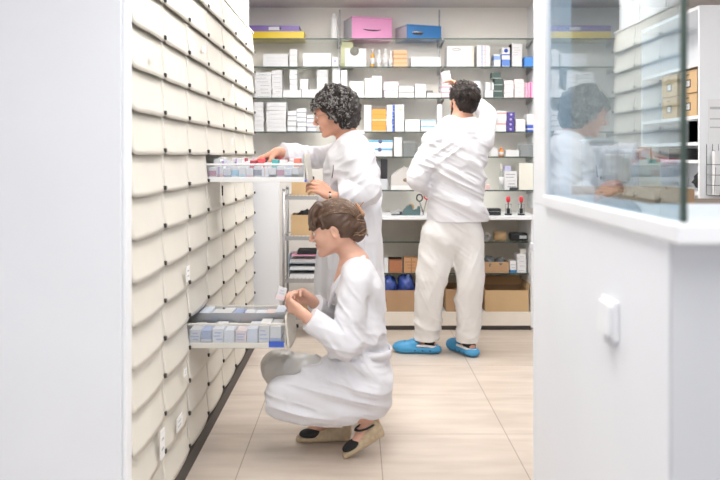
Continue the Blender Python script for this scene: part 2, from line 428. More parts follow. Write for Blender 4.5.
def sbox(x0, x1, yt, k, body, bands, label, group=None, Y=None, dep=.12, z0=None, yb=None, **kw):
    Y = Y if Y is not None else YS + .03
    zb = z0 if z0 is not None else ZS[k]
    top = zz(yt, Y)
    if yb is not None: zb_ = zb
    return medbox(zx(x0, Y), zx(x1, Y), Y, Y + dep, zb, max(top, zb + .012), body, bands, label, group, **kw)
def stack(x0, x1, yt, n, k, body, bands, what, group=None, Y=None, dep=.12, z0=None, jit=.003):
    Y = Y if Y is not None else YS + .03
    zb = z0 if z0 is not None else ZS[k]; h = (zz(yt, Y) - zb) / n
    names = {1: ['only'], 2: ['lower', 'upper'], 3: ['lowest', 'middle', 'topmost'], 4: ['lowest', 'second from bottom', 'third from bottom', 'topmost'],
             5: ['lowest', 'second from bottom', 'middle', 'fourth from bottom', 'topmost'], 6: ['lowest', 'second from bottom', 'third from bottom', 'fourth from bottom', 'fifth from bottom', 'topmost'],
             7: ['lowest', 'second from bottom', 'third from bottom', 'middle', 'fifth from bottom', 'sixth from bottom', 'topmost']}[n]
    rr = random.Random(int(x0) + k)
    for i in range(n):
        dx = rr.uniform(-jit, jit); bd = bands[i % len(bands)] if bands and isinstance(bands[0], (list,)) else bands
        medbox(zx(x0, Y) + dx, zx(x1, Y) + dx, Y + abs(dx), Y + dep, zb + i * h, zb + (i + 1) * h - .0016, body, bd, '%s %s' % (names[i], what), group)
    return zb + n * h
T = lambda a, n, c=GREY: ('t', a, n, c)

# --- top shelf: binders and box files
def binder(x0, x1, z0, z1, col, label, lab=None, Y=YS + .02, dep=.24):
    o = empty('ring_binder', ((x0 + x1) / 2, Y, z0), label, 'binder'); w_ = (x1 - x0) / 2; h = z1 - z0; m = colm(col, .35)
    MB().box(-w_, w_, .004, dep, 0, .004).box(-w_, w_, .004, dep, h - .004, h).box(-w_, w_, 0, .004, 0, h).build('cover', m, o)
    MB().box(-w_ + .01, w_ - .01, .01, dep - .01, .006, h - .006).build('pages', colm(W), o)
    if lab:
        MB().box(-w_ + 2 * w_ * lab[0], -w_ + 2 * w_ * lab[1], -.0012, 0, h * .22, h * .75).build('spine_label', colm(W), o)
        MB().lathe([(.009, 0), (.009, .003), (.005, .003)], mx=Matrix.Translation((w_ * .38, 0, h / 2)) @ Matrix.Rotation(R(90), 4, 'X'), n=16).build('finger_ring', M['dark'], o)
    return o
yl = zz(30.8, YS); 
binder(-.93, zx(304, YS), ZS[1], zz(31, YS), (.85, .62, .03), 'yellow binder lying flat on the top shelf under the purple one')
binder(-.93, zx(299, YS), zz(31, YS), zz(25, YS), (.23, .15, .45), 'purple lever arch binder lying on the yellow binder', (.50, .68))
def boxfile(x, zb, ang, wd, dp, h, cf, cs, label, handle):
    o = empty('box_file', (x, YS + .05, zb), label, 'box file', None, R(ang))
    MB().box(0, wd, 0, dp, 0, h, 0, bev=.002).box(-.0008, .001, .004, dp - .004, .003, h - .003, 1).build('case', [colm(cf, .4), colm(cs, .45)], o)
    if handle == 'slot':
        MB().tube([(wd * .28, -.002, h * .46), (wd * .38, -.002, h * .43), (wd * .5, -.002, h * .42), (wd * .62, -.002, h * .43), (wd * .72, -.002, h * .46)], [.002, .005, .006, .005, .002], 8).build('handle_slot', M['dark'], o)
    else:
        MB().tube([(wd * .14, 0, h * .45), (wd * .18, -.008, h * .5), (wd * .3, -.010, h * .5), (wd * .42, -.008, h * .5), (wd * .46, 0, h * .45)], [.006, .007, .007, .007, .006], 8).build('handle', M['chrome'], o)
        MB().box(wd * .18, wd * .44, -.0008, .0005, h * .32, h * .44).build('handle_recess', M['dark'], o)
    MB().box(-.001, wd, -.0014, dp * .5, h - .012, h - .009).build('lid_seam', colm(tuple(c * .7 for c in cf)), o)
    return o
boxfile(zx(352, YS + .05), ZS[1], 17, .335, .27, zz(16, YS + .05) - ZS[1], (.84, .34, .62), (.62, .60, .68), 'pink box file with a dark handle slot on the top shelf', 'slot')
boxfile(zx(407, YS + .05), ZS[1], 20, .298, .27, zz(24, YS + .05) - ZS[1], (.03, .20, .52), (.60, .58, .64), 'blue box file with a silver handle on the top shelf', 'bar')
o = MB().lathe([(.028, 0), (.03, .01), (.03, .16), (.024, .175), (.012, .185), (.012, .205)], n=20).build('white_bottle', M['whitep']); o.location = (zx(334, YS + .06), YS + .08, ZS[1])
tag(o, 'tall white bottle alone on the top shelf left of the pink box file', 'bottle')

# --- second shelf
sbox(263, 288, 54, 2, W, [T(.2, 3, (.7, .72, .75))], 'wide low white box at the left end of the second shelf')
stack(289.3, 297, 49, 3, 2, W, [('h', .05, .12, (.7, .72, .75))], 'small white box, little stack near the left end of the second shelf', 'little white stack on the second shelf')
sbox(303, 331, 53, 2, (.80, .84, .86), [('h', .7, .95, (.72, .78, .80)), T(.1, 3, (.75, .8, .8))], 'wide pale box in the centre of the left bay, second shelf')
sbox(332, 338, 57, 2, W, [('d', .5, .6, (.55, .50, .7))], 'narrow white box with a mauve spot on the second shelf')
sbox(341, 353, 42, 2, (.78, .80, .50), [('h', .0, .2, (.65, .68, .35))], 'pale yellow green folder box behind the white bag on the second shelf', Y=YS + .14, dep=.1)
sbox(345, 366, 48.5, 2, W, [('d', .45, .85, (.25, .25, .22)), T(.15, 3, (.75, .75, .75))], 'white square box with a small dark mark at its top, below the pink box file', dep=.09)
def bottle(x, yt, k, r, m, mc, label, cat='bottle', Y=YS + .06, group=None, z0=None):
    zb = ZS[k] if z0 is None else z0; h = zz(yt, Y) - zb
    o = empty('small_bottle', (zx(x, Y), Y, zb), label, cat, group)
    MB().lathe([(r * .9, 0), (r, .004), (r, h * .62), (r * .45, h * .76), (r * .45, h * .8)], n=18).build('glass_body', m, o)
    MB().lathe([(r * .52, h * .78), (r * .55, h * .8), (r * .5, h), (r * .3, h)], n=16).build('cap', mc, o)
    MB().lathe([(r + .0006, h * .15), (r + .0006, h * .5)], n=18).build('label_band', colm(W), o)
M['amber'] = mat('amber_glass', (.70, .36, .05), .15)
M['capw'] = colm(W)
bottle(372.5, 49, 2, .016, M['amber'], colm((.6, .55, .5)), 'amber bottle on the second shelf right of the white square box')
bottle(379, 50, 2, .019, colm(W2), M['capw'], 'first white bottle to the right of the amber bottle')
bottle(385.5, 49, 2, .019, colm(W2), M['capw'], 'middle one of three white bottles beside the amber bottle')
bottle(391, 51, 2, .017, colm(W2), M['capw'], 'white bottle touching the peach coloured box')
sbox(393.5, 407, 50, 2, (.80, .48, .28), [('h', .70, .80, (.6, .3, .15)), ('h', .45, .55, (.6, .3, .15)), ('h', .2, .28, (.7, .4, .2))], 'peach coloured box with brown print on the second shelf')
sbox(411, 441, 57, 2, W, [T(.2, 2, (.78, .79, .8))], 'long low white box right of the peach box', dep=.15)
sbox(447, 474, 46, 2, W, [T(.1, 3, (.75, .76, .78)), ('v', .93, .99, (.82, .72, .55))], 'large white box with a dark oval print near its top, second shelf', dep=.16)
o = MB().tube([(zx(457, YS) + .032 * math.cos(t_), YS + .029, zz(49, YS) + .008 * math.sin(t_)) for t_ in [i * math.pi / 8 for i in range(17)]], .0018, 6).build('oval_sticker', colm((.2, .15, .15))); 
tag(o, 'thin dark oval ring sticker on the large white box of the second shelf', 'sticker')
sbox(477, 490, 45, 2, W, [('v', .35, .42, (.35, .4, .7)), ('v', .6, .64, (.7, .4, .4)), T(.2, 4, (.6, .6, .7))], 'white box with fine upright blue and red print, second shelf')
sbox(494, 500.5, 54, 2, (.75, .8, .88), [('h', .55, .85, (.25, .40, .75))], 'short pale blue box between taller boxes on the second shelf')
sbox(502, 510, 47.5, 2, W, [('h', .05, .38, (.12, .25, .65)), ('h', .6, .66, BLUE), ('d', .5, .84, BLUE)], 'tall white box with a blue base and a blue round emblem')
sbox(511.5, 522, 43.5, 2, W, [('v', .0, .05, (.12, .12, .12)), T(.5, 4, (.6, .6, .6))], 'tallest white box with grey print, right part of the second shelf')
sbox(524.5, 534, 57, 2, (.08, .30, .78), [], 'bright blue box at the right end of the second shelf')

# --- third shelf
stack(255, 271.5, 72, 7, 3, W, [T(.3, 1, (.30, .30, .32))], 'flat grey printed white box, leftmost stack of the third shelf', 'leftmost flat stack on the third shelf')
stack(272, 282, 70, 6, 3, W, [T(.3, 1, (.5, .5, .52))], 'white box, second stack from the left, third shelf', 'second stack on the third shelf')
sbox(283, 301, 90, 3, W, [T(.3, 1, (.75, .75, .76))], 'low white box carrying the slim tower on the third shelf')
z_ = zz(90, YS + .03)
stack(289.5, 297, 69, 4, 3, W, [('h', .0, .06, (.72, .72, .74))], 'small white box of the slim tower on the third shelf', 'slim white tower on the third shelf', z0=z_)
sbox(301.5, 332, 89.5, 3, W, [T(.3, 1, (.75, .75, .76))], 'long low white box behind the curly hair on the third shelf')
z_ = zz(89.5, YS + .03)
sbox(300, 308, 79, 3, W, [('h', .45, .5, (.7, .7, .7))], 'square white box on the long low box, third shelf', z0=z_)
sbox(317, 327.5, 70, 3, (.78, .78, .78), [('h', .62, .95, (.60, .60, .62)), T(.1, 2, (.5, .5, .5))], 'greyish box on the long low box above the curly hair', z0=z_)
sbox(332.5, 340, 68, 3, W, [('v', .7, .8, (.60, .55, .78))], 'upright white box with a mauve line beside the left steel upright', dep=.1)
sbox(340.8, 347, 70, 3, (.82, .83, .88), [('v', .1, .2, (.6, .6, .75))], 'pale bluish upright box right of the left steel upright', dep=.1)
stack(349.5, 364, 81, 3, 3, W, [('h', .0, .05, (.65, .65, .66))], 'white box, broad stack right of the curly hair', 'broad stack on the third shelf')
sbox(364.8, 371.5, 78, 3, (.88, .82, .85), [T(.1, 4, (.85, .65, .72))], 'narrow upright box with pink print on the third shelf')
stack(372, 382, 75.5, 2, 3, W, [('h', .9, .97, (.82, .82, .82))], 'tall white box of the pair in the middle of the third shelf', 'tall pair on the third shelf')
stack(383, 398, 81.5, 2, 3, (.88, .84, .87), [[('h', .88, .99, (.78, .45, .58)), ('v', .0, .1, (.25, .25, .28))], [('h', .85, .99, (.85, .7, .78)), ('v', 0, .08, (.6, .6, .6))]], 'pale pink box of the pair right of the tall white pair', 'pale pink pair on the third shelf')
stack(398.8, 414, 85.5, 2, 3, W, [[('h', .85, .99, (.35, .35, .33))], [('h', .9, .99, (.2, .2, .2))]], 'flat white box with a dark top edge on the third shelf', 'dark edged pair on the third shelf')
sbox(415, 426, 84, 3, W, [('h', .45, .5, (.8, .8, .8))], 'square white box right of the dark edged pair on the third shelf')
sbox(427, 441, 92.5, 3, W, [('h', .8, .99, (.5, .5, .5))], 'very low white box beside the right steel upright, third shelf', Y=YS + .03)
sbox(427, 433, 90.5, 3, (.14, .14, .14), [], 'tiny black box lying on the very low white box', z0=zz(92.5, YS + .03), name='small_box', cat='box')
stack(441.8, 451, 82, 3, 3, (.86, .72, .78), [('h', .0, .14, (.62, .30, .40))], 'pink box of the stack the man is topping up', 'pink stack under the raised hand')
sbox(474, 480.5, 81, 3, (.70, .76, .86), [('h', .3, .6, (.45, .55, .75))], 'pale blue box just right of the man\'s hair')
stack(485.5, 493.7, 82, 2, 3, W, [[T(.3, 1, (.8, .8, .8))], [('v', .6, .72, (.12, .12, .12))]], 'white box left of the dark green stack', 'white pair by the dark green stack')
for i, dx in enumerate((0, .2, .6, -2)):
    Y_ = YS + .03; h = (zz(72, Y_) - ZS[3]) / 4
    medbox(zx(494.2 + dx, Y_), zx(502.8 + dx, Y_), Y_, Y_ + .1, ZS[3] + i * h, ZS[3] + (i + 1) * h - .001, DKG, [('h', .0, .1, (.5, .55, .52))],
           ['lowest', 'second from bottom', 'third from bottom', 'topmost, shifted'][i] + ' dark green box in the stack on the third shelf', 'dark green stack')
stack(504, 513.6, 80, 4, 3, (.85, .78, .78), [T(.2, 1, (.72, .52, .54))], 'pale rose box in the stack right of the dark green boxes', 'left rose stack')
stack(514, 523.6, 79, 4, 3, (.86, .80, .80), [T(.2, 1, (.75, .55, .56)), ('v', .0, .04, (.4, .25, .3))], 'pale rose box in the second rose stack of the third shelf', 'right rose stack')
sbox(524.2, 528.4, 83, 3, (.86, .6, .7), [('v', .1, .3, (.25, .12, .18)), ('v', .6, .8, (.8, .12, .4))], 'slim box with magenta and dark stripes, third shelf')
sbox(528.8, 533.8, 82, 3, (.86, .55, .68), [('v', .2, .5, (.8, .1, .4))], 'slim bright pink box at the right end of the third shelf')

# --- fourth shelf
stack(254.5, 263.5, 102, 6, 4, W, [T(.3, 1, (.6, .6, .62))], 'white box in the stack hard against the drawer wall, fourth shelf', 'first stack on the fourth shelf')
stack(266.5, 286, 102, 7, 4, W, [T(.25, 1, (.60, .60, .62))], 'wide white box in the tall stack on the fourth shelf', 'wide tall stack on the fourth shelf')
stack(287.3, 296.3, 110.5, 4, 4, W, [('h', .0, .14, (.30, .32, .38))], 'small box, leftmost of three short columns left of the face', 'first short column')
stack(297.0, 306.3, 108, 5, 4, W, [('h', .0, .14, (.30, .32, .38))], 'small box, middle of three short columns left of the face', 'second short column')
stack(307.0, 316, 114.5, 4, 4, W, [('h', .0, .14, (.25, .28, .45))], 'small white box in the third short column, nearest the face', 'third short column')
sbox(364, 371.4, 105, 4, W, [], 'upright white box left of the orange boxes')
stack(372, 386, 109, 2, 4, (.80, .36, .07), [('h', .0, .07, (.75, .72, .60)), ('h', .5, .55, (.66,.28,.05))], 'orange box on the fourth shelf', 'orange pair')
sbox(372, 386, 106.5, 4, (.22, .19, .17), [], 'thin dark brown box on top of the orange pair', z0=zz(109, YS + .03), name='small_box', cat='box')
stack(386.6, 394.4, 104.5, 4, 4, (.80, .81, .88), [('v', .72, 1.0, (.10, .18, .60)), ('h', .35, .5, (.55, .58, .78))], 'blue ended white box in the stack beside the orange boxes', 'blue ended stack')
sbox(395, 404, 104.5, 4, W, [('d', .6, .85, (.88, .78, .6))], 'tall plain white box right of the blue ended stack')
sbox(405, 420, 119.5, 4, W, [('h', .88, .98, (.7, .7, .68))], 'low white box with a grey rim on the fourth shelf')
stack(420.8, 435.5, 119.5, 2, 4, W, [('h', .75, .95, (.25, .58, .82))], 'flat white box with a light blue stripe near the man\'s shoulder', 'light blue striped pair')
sbox(437, 442, 104, 4, W, [], 'slim white upright box left of the man\'s neck', Y=YS + .05, dep=.05)
sbox(443.5, 452, 121, 4, (.25, .4, .75), [('h', .0, .5, W)], 'blue and white box half hidden by the man\'s collar')
stack(484, 506.4, 110.5, 2, 4, W, [('h', .68, .82, (.85, .35, .35))], 'wide white box with a red stripe on the fourth shelf', 'red striped pair')
stack(507.2, 514.8, 112, 4, 4, NAVY, [('d', .5, .5, (.6, .55, .8))], 'purple box with a pale round emblem in the purple stack', 'purple stack')
sbox(515.6, 525.4, 119, 4, W, [T(.2, 3, (.75, .75, .75))], 'squat white box right of the purple stack')
sbox(527.5, 534, 125, 4, BLUE, [('h', .3, .5, W)], 'dark blue box at the right end of the fourth shelf')
sbox(527, 534, 114, 4, W, [('h', .0, .1, (.6, .6, .65))], 'white box on top of the dark blue box', z0=zz(125, YS + .03))

# --- fifth shelf
stack(367.5, 392.5, 140, 2, 5, W, [('h', .78, .97, (.08, .45, .75)), ('d', .5, .85, (.1, .15, .3))], 'wide white box with a blue upper edge on the fifth shelf', 'blue edged pair')
sbox(394, 402, 137, 5, W, [T(.1, 3, (.82, .82, .82))], 'upright white box right of the blue edged pair')
def clearbox(x0, x1, yt, k, label, z0=None, Y=YS + .03, dep=.12):
    zb = ZS[k] if z0 is None else z0; a, b = zx(x0, Y), zx(x1, Y); h = zz(yt, Y) - zb
    o = empty('clear_container', ((a + b) / 2, Y + dep / 2, zb), label, 'plastic container'); w_ = (b - a) / 2; d_ = dep / 2; t = .002
    MB().box(-w_, w_, -d_, d_, 0, t).box(-w_, w_, -d_, -d_ + t, t, h * .85).box(-w_, w_, d_ - t, d_, t, h * .85).box(-w_, -w_ + t, -d_ + t, d_ - t, t, h * .85).box(w_ - t, w_, -d_ + t, d_ - t, t, h * .85).build('tub', M['acrylic'], o)
    MB().box(-w_ - .003, w_ + .003, -d_ - .003, d_ + .003, h * .85, h, bev=.002).build('lid', M['plastic'], o)
    return zb + h
clearbox(403.5, 416, 141, 5, 'clear container with a milky lid on the fifth shelf left of the man')
clearbox(417.5, 427, 143, 5, 'smaller clear container half behind the man\'s shoulder')
sbox(491, 497.6, 148, 5, W, [], 'small white box left of the orange lidded jar')
bottle(501.2, 147.5, 5, .021, colm(ORG), colm(ORG), 'small jar with an orange body on the fifth shelf', 'jar')
sbox(506, 519, 150, 5, W, [('h', .0, .2, (.8, .8, .8))], 'low white box right of the orange jar')
clearbox(520.5, 533.5, 143, 5, 'greyish clear container at the right end of the fifth shelf')
# --- lowest wall shelf
def device(x0, x1, yt, label):
    Y = YS + .03; a, b = zx(x0, Y), zx(x1, Y); zb = ZS[6]; h = zz(yt, Y) - zb
    o = empty('label_printer', ((a + b) / 2, Y, zb), label, 'device'); w_ = (b - a) / 2
    MB().box(-w_, w_, 0, .16, 0, h * .35, bev=.006).build('base_housing', M['grey_and_shade'], o)
    MB().box(-w_ * .95, -w_ * .2, .02, .15, h * .35, h, bev=.004).box(w_ * .25, w_ * .95, .02, .15, h * .35, h, bev=.004).build('black_column', M['blackp'], o)
    MB().box(-w_ * .2, w_ * .25, .06, .15, h * .35, h * .95, bev=.004).build('steel_core', M['steel'], o)
    mx_ = Matrix.Translation((-w_ * .55, .02, h * .62)) @ Matrix.Rotation(R(90), 4, 'X')
    MB().lathe([(.0, 0), (.018, 0), (.018, .012), (.008, .012), (.008, .016)], n=20, mx=mx_).build('copper_roll', mat('copper', (.45, .22, .12), .35, metal=.7), o)
device(370, 388, 159, 'dark label printer with a copper roll under the blue edged boxes')
def scanner(x0, x1, yt, label):
    Y = YS + .03; a, b = zx(x0, Y), zx(x1, Y); zb = ZS[6]; h = zz(yt, Y) - zb
    o = empty('tape_machine', ((a + b) / 2, Y, zb), label, 'device'); w_ = (b - a) / 2
    MB().prism([(-w_, 0), (w_, 0), (w_, h * .8), (w_ * .2, h), (-w_ * .6, h * .75), (-w_, h * .6)], 'y', 0, .14).build('housing', colm((.62, .60, .58)), o)
    mx_ = Matrix.Translation((w_ * .35, 0, h * .42)) @ Matrix.Rotation(R(90), 4, 'X') @ Matrix.Scale(1.6, 4, (1, 0, 0))
    MB().lathe([(.014, 0), (.014, .006), (.008, .008)], n=20, mx=mx_).build('window_plate', colm((.32, .22, .16)), o)
    MB().box(-w_, w_, -.006, 0, 0, h * .18).build('white_front', M['whitep'], o)
scanner(391, 413, 166, 'grey machine with a brown oval window, left of the man on the lowest wall shelf')
sbox(414, 424, 186.8, 6, (.80, .68, .12), [], 'flat yellow box at the man\'s left cuff', name='small_box', cat='box')
sbox(485, 490, 184.5, 6, (.82, .6, .58), [], 'small pinkish box right of the man\'s waist', name='small_box', cat='box')
bottle(501.5, 164, 6, .017, M['acrylic'], colm((.75, .7, .62)), 'clear bottle with a beige cap, lowest wall shelf')
stack(505, 517.5, 171, 2, 6, W, [T(.3, 2, (.3, .3, .35))], 'white box with black print on the lowest wall shelf', 'black printed pair')
sbox(519, 533.5, 163, 6, (.80, .78, .70), [], 'cream square box at the right end of the lowest wall shelf')
sbox(505, 511, 166, 6, (.55, .55, .80), [], 'small lilac box on top of the black printed pair', z0=zz(171, YS + .03))
sbox(510, 518, 187.5, 6, (.05, .05, .06), [], 'flat black case lying before the black printed pair', Y=YS + .002, dep=.024, name='small_case', cat='case')

# ------------------------------------------------------------------ base cabinet with worktop
YC = 5.86; ZT = .86
XL, XR, XM = .02, 1.36, .53
u = empty('base_cabinet', ((XL + XR) / 2, YC, 0), 'open white base cabinet along the back wall behind the man', 'cabinet')
cxm = (XL + XR) / 2
def lb(mb, *a, **k):
    a = list(a); a[0] -= cxm; a[1] -= cxm; a[2] -= YC; a[3] -= YC; return mb.box(*a, **k)
b_ = MB(); lb(b_, XL, XL + .018, YC + .01, YB - .012, .02, ZT - .03); lb(b_, XR - .05, XR, YC + .002, YB - .012, .02, ZT - .03); lb(b_, XL + .018, XR - .05, YC + .04, YB - .012, .115, .135)
b_.build('side_panel', M['lacquer'], u)
b_ = MB(); lb(b_, XL, XR, YB - .012, YB - .002, .02, ZT - .03); b_.build('back_panel', M['inside'], u)
b_ = MB(); lb(b_, XM - .004, XM + .004, YC + .03, YB - .02, .135, ZT - .03); b_.build('divider_panel', M['inside'], u)
b_ = MB(); lb(b_, XL + .018, XR - .05, YC + .012, YC + .03, .035, .135); b_.build('plinth_board', M['inside'], u)
b_ = MB(); lb(b_, XL + .018, XR - .05, YC + .03, YC + .04, 0, .035); b_.build('toe_kick', M['dark'], u)
for z_, a, b in ((.66, XL + .02, XR - .052), (.42, XL + .02, XR - .052)):
    for (p, q) in ((a, XM - .005), (XM + .005, b)):
        s = MB(); lb(s, p, q, YC + .09, YB - .02, z_ - .008, z_); so = s.build('glass_shelf_board', M['shelfglass'], u)
        s = MB(); lb(s, p, q, YC + .085, YC + .09, z_ - .009, z_); s.build('shelf_edge', M['glass_edge'], so)
wt = MB().box(XL - .01, XR + .01, YC - .02, YB - .001, ZT - .026, ZT, bev=.003).build('worktop', M['lacquer'])
tag(wt, 'white worktop running along the back wall over the open cabinet', 'worktop')

# things in the base cabinet
YI = YC + .10
open_carton(zx(381, YI), zx(425, YI) - .0, YI - .06, YI + .25, .135, zz(289, YI), 'brown carton full of blue bags on the cabinet floor, left of the man', flaps=(), slot=True)
def rumple(name, cx, cy, z0, rx, ry, rz_, m, label, cat, seed, folds=5):
    mb = MB(); n1, n2 = 20, 12; vs = []
    for j in range(n2 + 1):
        th = math.pi * j / n2
        for i in range(n1):
            ph = 2 * math.pi * i / n1
            d = Vector((math.sin(th) * math.cos(ph), math.sin(th) * math.sin(ph), math.cos(th)))
            k = 1 + .35 * noise.noise(d * 2.2 + Vector((seed, 0, 0))) + .15 * noise.noise(d * folds + Vector((0, seed, 0)))
            vs.append((cx + d.x * rx * k, cy + d.y * ry * k, z0 + rz_ + d.z * rz_ * min(k, 1.25 if d.z > 0 else 1.0)))
    fs = [(j * n1 + i, j * n1 + (i + 1) % n1, (j + 1) * n1 + (i + 1) % n1, (j + 1) * n1 + i) for j in range(n2) for i in range(n1)]
    zmin = min(v[2] for v in vs); vs = [(v[0], v[1], v[2] - zmin + z0) for v in vs]
    mb.add(vs, fs, 0, True); o = mb.build(name, m, loc=(cx, cy, z0)); return tag(o, label, cat)
M['bluebag'] = mat('blue_bag_film', (.05, .09, .34), .3, var=.5, scale=40)
M['clearbag'] = mat('grey_plastic_film', (.16, .18, .19), .25, var=.5, scale=40)
zc = zz(289, YI)
rumple('plastic_bag', zx(389, YI), YI + .05, .20, .065, .10, .095, M['bluebag'], 'crumpled blue plastic bag at the left in the brown carton', 'bag', 3)
rumple('plastic_bag', zx(406, YI), YI + .06, .20, .065, .10, .105, M['bluebag'], 'crumpled blue plastic bag at the right in the brown carton', 'bag', 9)
medbox(zx(384, YI), zx(388.2, YI), YI, YI + .1, .42, zz(258, YI), W, [], 'small white box left of the two reddish brown boxes', name='small_box', cat='box')
medbox(zx(389, YI), zx(402, YI), YI, YI + .12, .42, zz(259, YI), (.42, .17, .08), [('h', .9, 1.0, (.2, .08, .04))], 'reddish brown box on the cabinet shelf, left one of two', name='small_box', cat='box')
medbox(zx(404, YI), zx(418, YI), YI, YI + .12, .42, zz(258, YI), (.58, .32, .16), [('v', .5, .55, (.3, .12, .05)), T(.3, 3, (.4, .2, .1))], 'orange brown box on the cabinet shelf beside the man\'s leg', name='small_box', cat='box')
open_carton(zx(445, YI), zx(477, YI), YI - .06, YI + .25, .135, zz(288, YI), 'brown carton with upright flaps seen between the man\'s legs', flaps=(0,))
open_carton(zx(484, YI), zx(527, YI), YI - .06, YI + .22, .135, zz(289, YI), 'wide open brown carton on the cabinet floor, right of the man', m=M['kraft2'], flaps=(0, 1, 2))
open_carton(zx(460, YI), zx(509, YI), YI, YI + .2, .42, zz(262, YI), 'low tan carton tray on the cabinet shelf, filled with dark bags', flaps=())
rumple('plastic_bag', zx(490, YI), YI + .07, .43, .05, .07, .055, M['clearbag'], 'dark grey plastic bag at the left in the tan carton tray', 'bag', 21)
rumple('plastic_bag', zx(502, YI), YI + .07, .43, .045, .07, .047, M['clearbag'], 'dark grey plastic bag at the right in the tan carton tray', 'bag', 33)
medbox(zx(510, YI), zx(516.3, YI), YI, YI + .1, .42, zz(261, YI), W, [('h', 0, .25, (.05, .2, .4)), T(.4, 2)], 'white box with a blue foot beside the tan carton tray')
stack(517, 526, 254, 4, 0, W, [('h', 0, .06, (.6, .6, .6)), T(.4, 1)], 'white box in the stack at the right end of the cabinet shelf', 'white stack in the base cabinet', Y=YI, z0=.42)
stack(520, 526, 249, 1, 0, (.75, .72, .65), [], 'beige box on top of the white stack in the cabinet', Y=YI + .02, z0=zz(254, YI), dep=.06)
def roll(x, z, r, w_, m, label, ax='y', Y=YI + .05, hole=.4, nm_='tape_roll'):
    mb = MB(); prof = [(r * hole, -w_ / 2), (r, -w_ / 2), (r, w_ / 2), (r * hole, w_ / 2), (r * hole, -w_ / 2)]
    vs = []; n = 28
    rot = Matrix.Rotation(R(90), 4, 'X' if ax == 'y' else 'Y')
    mb2 = MB()
    for (rr, z_) in prof:
        for k in range(n):
            q = 2 * math.pi * k / n; vs.append(rot @ Vector((rr * math.cos(q), rr * math.sin(q), z_)))
    fs = [(i * n + k, i * n + (k + 1) % n, (i + 1) * n + (k + 1) % n, (i + 1) * n + k) for i in range(4) for k in range(n)]
    mb.add(vs, fs, 0, True); o = mb.build(nm_, m); o.location = (x, Y, z + r)
    return tag(o, label, 'roll')
roll(zx(488, YI), .66, .034, .05, M['plastic'], 'clear plastic film roll at the left of the upper cabinet shelf')
roll(zx(501, YI), .66, .036, .09, M['kraft2'], 'beige paper roll lying on the upper cabinet shelf', ax='x')
o = empty('card_reader', (zx(520, YI), YI + .02, .66), 'black device with a pale label at the right of the upper cabinet shelf', 'device')
MB().box(-.07, .07, 0, .1, 0, .062, bev=.018).build('housing', M['blackp'], o)
MB().box(.0, .055, -.002, .001, .018, .042).build('sticker', colm((.7, .75, .75)), o)
rumple('film_bundle', zx(478, YI), YI + .08, .66, .03, .05, .028, M['clearbag'], 'grey film bundle next to the clear roll on the upper cabinet shelf', 'bundle', 41)

# things on the worktop
YW = YC + .08
def tape_dispenser():
    x = zx(411, YW); o = empty('tape_dispenser', (x, YW, ZT), 'grey green tape dispenser on the white worktop', 'tape dispenser')
    k = 1 / 130.
    poly = [(-9, 0), (9, 0), (9.3, 3), (9, 8.5), (7.5, 9), (6.2, 6.2), (3, 5.2), (1.5, 6), (1, 9.5), (-1, 11), (-4, 9), (-7, 5), (-9.3, 1.5)]
    MB().prism([(a * k, b * k) for a, b in poly], 'y', 0, .055).build('base_body', colm((.09, .15, .16), .4), o)
    r_ = roll(0, 0, .026, .02, M['kraft2'], None, nm_='tape_reel', Y=0); r_.parent = o; r_.location = (.0, .027, .062)
    for k_ in ('category', 'label'):
        if k_ in r_: del r_[k_]
    MB().box(.062, .072, .01, .045, .06, .068).build('cutter', M['steel'], o)
tape_dispenser()
o = empty('stapler', (zx(396, YW), YW + .01, ZT), 'small black and silver stapler left of the tape dispenser', 'stapler')
MB().box(-.035, .045, 0, .03, 0, .010, bev=.003).build('base', M['blackp'], o)
MB().box(-.035, .045, .003, .027, .020, .034, bev=.004, mx=Matrix.Rotation(R(-14), 4, 'Y')).build('arm', M['steel'], o)
MB().box(.03, .045, .005, .025, .008, .026).build('hinge', M['blackp'], o)
o = empty('card_terminal', (zx(494.5, YW), YW, ZT), 'black boxy device with a side knob on the worktop', 'device')
MB().box(-.045, .05, 0, .09, 0, .052, bev=.006).build('housing', M['blackp'], o)
MB().box(-.07, -.045, .02, .06, .016, .038, bev=.005).build('knob', M['blackp'], o)
MB().box(-.045, .05, -.001, 0, .028, .031).build('seam', M['steel'], o)
def stamp(x, label):
    o = empty('date_stamp', (zx(x, YW), YW + .03, ZT), label, 'stamp', 'red topped stamps on the worktop')
    MB().box(-.026, .026, -.02, .02, 0, .012, bev=.004).build('base', M['blackp'], o)
    for sx in (-.024, .019): MB().box(sx, sx + .005, -.012, .012, .012, .085, bev=.001).build('side_frame', M['acrylic'], o)
    MB().box(-.024, .024, -.012, .012, .080, .088, bev=.002).build('top_frame', M['plastic'], o)
    MB().box(-.012, .012, -.01, .01, .014, .052, bev=.003).build('number_block', M['blackp'], o)
    MB().tube([(0, 0, .05), (0, 0, .10)], .0045, 8).build('stem', M['blackp'], o)
    MB().lathe([(.006, .095), (.013, .103), (.016, .120), (.014, .136), (.006, .144)], n=16).build('knob', M['red'], o)
stamp(509, 'red topped stamp next to the black device on the worktop')
stamp(522, 'red topped stamp at the right end of the worktop')
o = empty('scissors', (zx(423, YW), YW - .02, ZT), 'red handled scissors standing by the man\'s left hand', 'scissors')
sx = zx(423, YW)
for s, zc_ in ((-1, .135), (1, .150)):
    cx_ = s * .028
    MB().tube([(cx_ + .022 * math.cos(i * math.pi / 8), .0, zc_ + .026 * math.sin(i * math.pi / 8)) for i in range(17)], .0055, 8).build('finger_loop', M['red'] if s > 0 else M['blackp'], o)
    MB().prism([(cx_ - .006, zc_ - .028), (cx_ + .006, zc_ - .028), (-cx_ * .15, .0), (-cx_ * .3, .002)], 'y', -.001 + s * .0015, .001 + s * .0015).build('blade', M['chrome'], o)
